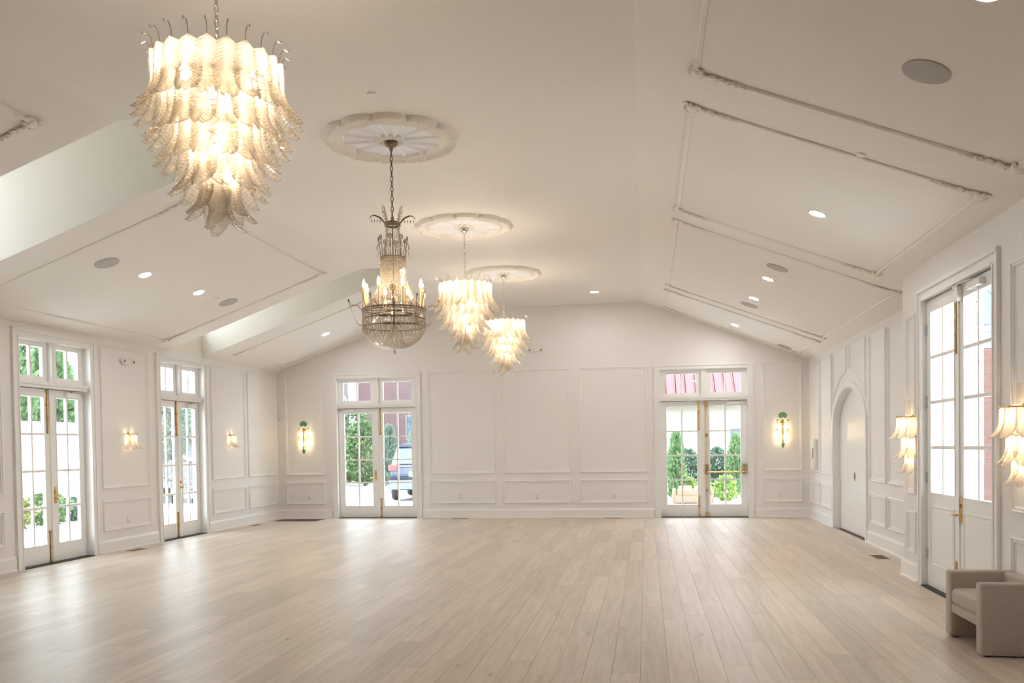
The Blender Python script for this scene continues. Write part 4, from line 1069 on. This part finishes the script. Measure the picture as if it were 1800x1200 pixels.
# brick building, fence and planting beyond the left end-wall doors
BRK = brick_mat('far_brick', 1.0, (.07, .034, .04), (.085, .044, .048), (.11, .09, .09))
t = thing('brick_building', (-11, 46, GZ), 'red brick building behind the car and shrubs', 'building')
MB().box(-4.2, -1.5, 0, 10, 8, 9).build('brick_wall', BRK, t); MB().box(-9.5, -.6, 0, -4.45, 8, 8.2).build('siding_wall', SID, t)
MB().box(-4.55, -1.75, 0, -4.15, -1.45, 9).build('white_column', WHT, t)
MB().prism([(-5, -1.9, 9), (10.4, -1.9, 9), (10.4, 3.2, 11), (-5, 3.2, 11)], (0, 0, .2)).build('roof', ROOFG, t)
for xx, zz in ((-1.0, 2.1), (3.6, 2.1), (7, 2.1)):
    wf = MB().box(xx-.5, -1.6, zz, xx+.5, -1.45, zz+1.3).build('window_frame', SID, t); MB().box(xx-.42, -1.62, zz+.08, xx+.42, -1.58, zz+1.22).build('pane', DKGL, wf)
t = thing('wooden_fence', (-14.3, 41, GZ), 'grey wooden board fence beside the shrubs', 'fence'); FENCE = mat('grey_fence_board', (.26, .23, .21), .9, noise=.15)
for k in range(16): MB().box(-1.6+.2*k, -.015, .03, -1.415+.2*k, .015, 1.5).build('board', FENCE, t)
MB().box(-1.6, .015, .35, 1.6, .06, .45).build('rail', FENCE, t); MB().box(-1.6, .015, 1.15, 1.6, .06, 1.25).build('rail', FENCE, t)
plant('flowering_shrub', (-12.45, 37.4, GZ), 1.05, 2.8, .15, 5200, .17, 1, 'tall bushy green shrub outside the left end wall doors', 'shrub')
plant('flowering_shrub', (-13.75, 38.6, GZ), .6, 2.1, .15, 2600, .17, 4, 'yellow green shrub in front of the wooden fence', 'shrub')
plant('background_tree', (-14.9, 42.4, GZ), 1.0, 4.0, 1.9, 2200, .2, 0, 'green tree crown behind the wooden fence', 'tree')
plant('cypress', (-10.45, 34.6, GZ), .62, 2.5, .1, 4200, .2, 3, 'feathery grey green cypress left of the parked blue car', 'tree', 'feathery cypresses by the car', 'cone', .25)
plant('cypress', (-9.45, 36.2, GZ), .95, 3.7, .1, 5200, .22, 3, 'taller feathery cypress standing behind the parked blue car', 'tree', 'feathery cypresses by the car', 'cone', .25)
# cream building with red metal roof, hedge and bench beyond the right end-wall doors
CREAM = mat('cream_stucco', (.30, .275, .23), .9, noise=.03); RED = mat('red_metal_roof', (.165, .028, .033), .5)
t = thing('cream_building', (1.9, 31.5, GZ), 'cream building with a red standing seam metal roof', 'building')
MB().box(-6, 0, 0, 7, 9, 3.1).build('stucco_wall', CREAM, t)
MB().box(-6.3, -.5, 2.96, 7.3, -.30, 3.24).build('gutter', mat('grey_gutter', (.05, .053, .06), .5), t)
PITCH = math.tan(math.radians(36))
MB().prism([(-6.3, -.42, 3.14), (7.3, -.42, 3.14), (7.3, 4.6, 3.14+5.02*PITCH), (-6.3, 4.6, 3.14+5.02*PITCH)], (0, .02, -.05)).build('roof_deck', mat('seam_shade_deck', (.02, .012, .012), .9), t)  # near-black deck seen between panels stands in for shading along the seams
PW = .34
for k in range(40):
    x = -6.3+PW*k; p = MB(); p.prism([(x+.025, -.46, 3.18), (x+PW-.03, -.46, 3.18), (x+PW-.03, 4.6, 3.18+5.06*PITCH), (x+.025, 4.6, 3.18+5.06*PITCH)], (0, 0, .02))
    p.prism([(x+PW-.03, -.46, 3.19), (x+PW-.008, -.46, 3.19), (x+PW-.008, 4.6, 3.19+5.06*PITCH), (x+PW-.03, 4.6, 3.19+5.06*PITCH)], (0, 0, .055)); p.build('roof_panel', RED, t)
wf = MB().box(.9, -.06, 1.15, 1.9, .02, 2.3).build('window_frame', WHT, t); MB().box(1.0, -.07, 1.25, 1.8, -.05, 2.2).build('pane', DKGL, wf)
MB().box(1.0, -.42, .75, 1.75, .0, 1.12).build('air_conditioner', mat('dark_unit', (.06, .065, .07), .6), t)
for x, y, r, h, lb in ((.87, 26.4, .27, 1.95, 'slim dark green arborvitae left of the hedge, outside the right end wall doors'), (2.66, 27.0, .28, 1.85, 'slim dark green arborvitae right of the hedge, outside the right end wall doors')):
    plant('arborvitae', (x, y, GZ), r, h, .05, 2200, .15, 0, lb, 'tree', 'slim arborvitae outside', 'column', .4)
for x, y, r, h, lb in ((1.28, 28.2, .36, 1.45, 'broad leaved dark shrub beside the left arborvitae'), (1.88, 28.9, .34, 1.45, 'broad leaved dark shrub behind the tan bench'), (2.16, 27.7, .30, 1.5, 'broad leaved dark shrub seen just right of the door meeting stile')):
    plant('laurel_shrub', (x, y, GZ), r, h, .05, 2200, .13, 3, lb, 'shrub', 'broad leaved shrubs outside')
for x, y, r, h, lb in ((1.25, 26.85, .24, .60, 'low lime green shrub behind the tan bench, left'), (2.25, 25.9, .34, .68, 'low lime green shrub right of the tan bench'), (1.72, 27.1, .2, .58, 'low lime green shrub behind the tan bench, right')):
    plant('lime_shrub', (x, y, GZ), r, h, .02, 1400, .10, 2, lb, 'shrub', 'low lime shrubs outside', trunk=False)
t = thing('outdoor_bench', (1.27, 25.0, GZ), 'tan cushioned outdoor bench seen from behind through the push bar doors', 'bench')
TAN = mat('tan_wicker', (.15, .105, .07), .8, noise=.15, nscale=60); CUSH = mat('white_cushion', (.17, .155, .135), .9)
rbox((-.50, -.35, .02, .50, .40, .24), .03, 'seat_base', TAN, t); rbox((-.44, -.36, .22, .44, -.26, .42), .03, 'backrest', TAN, t)
rbox((-.56, -.30, .02, -.46, .40, .40), .03, 'arm', TAN, t); rbox((.46, -.30, .02, .56, .40, .40), .03, 'arm', TAN, t)
for xx in (-.4, .02): rbox((xx, -.24, .26, xx+.38, -.12, .50), .04, 'cushion', CUSH, t)
# porch beyond the tall right doors: brick pier, white post and arch, shingled roof
t = thing('porch', (3.72, 11.2, GZ), 'brick and white porch with a shingled roof outside the tall right doors', 'porch')
MORT = mat('pale_mortar', (.20, .185, .175), .9); BR1 = mat('near_brick', (.10, .043, .036), .85, var=(.135, .062, .052), nscale=9)
MB().box(.295, .012, 0, 1.15, .5, 2.75).build('mortar_core', MORT, t)
bme = MB().box(0, 0, 0, .205, .1, .064).mesh('brick'); bmh = MB().box(0, 0, 0, .098, .1, .064).mesh('brick')
for r_ in range(36):
    x = .288; first = r_ % 2
    while x < 1.1:
        if first: link('brick', bmh, BR1, t, (x, 0, r_*.0765)); x += .108
        else: link('brick', bme, BR1, t, (x, 0, r_*.0765)); x += .215
        first = 0
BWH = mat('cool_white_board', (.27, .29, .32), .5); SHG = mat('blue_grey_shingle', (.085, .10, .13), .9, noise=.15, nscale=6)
p = MB(); p.box(.10, .05, 0, .285, .3, 2.76); p.box(.08, .03, 2.60, .30, .32, 2.76); p.build('white_post', BWH, t)
p = MB(); p.box(.03, .02, 2.76, 1.5, .5, 2.99); p.box(.02, -.03, 2.95, 1.5, .02, 3.0); p.build('fascia', BWH, t)
for k in range(7):
    y0 = -.10+.22*k; z0 = 3.01+.17*k
    for j in range(6):
        xx = .12+.06*k+.3*j+(.15 if k % 2 else 0)
        MB().prism([(xx, y0, z0), (xx+.292, y0, z0), (xx+.292, y0+.26, z0+.2), (xx, y0+.26, z0+.2)], (0, 0, .02)).build('shingle', SHG, t)
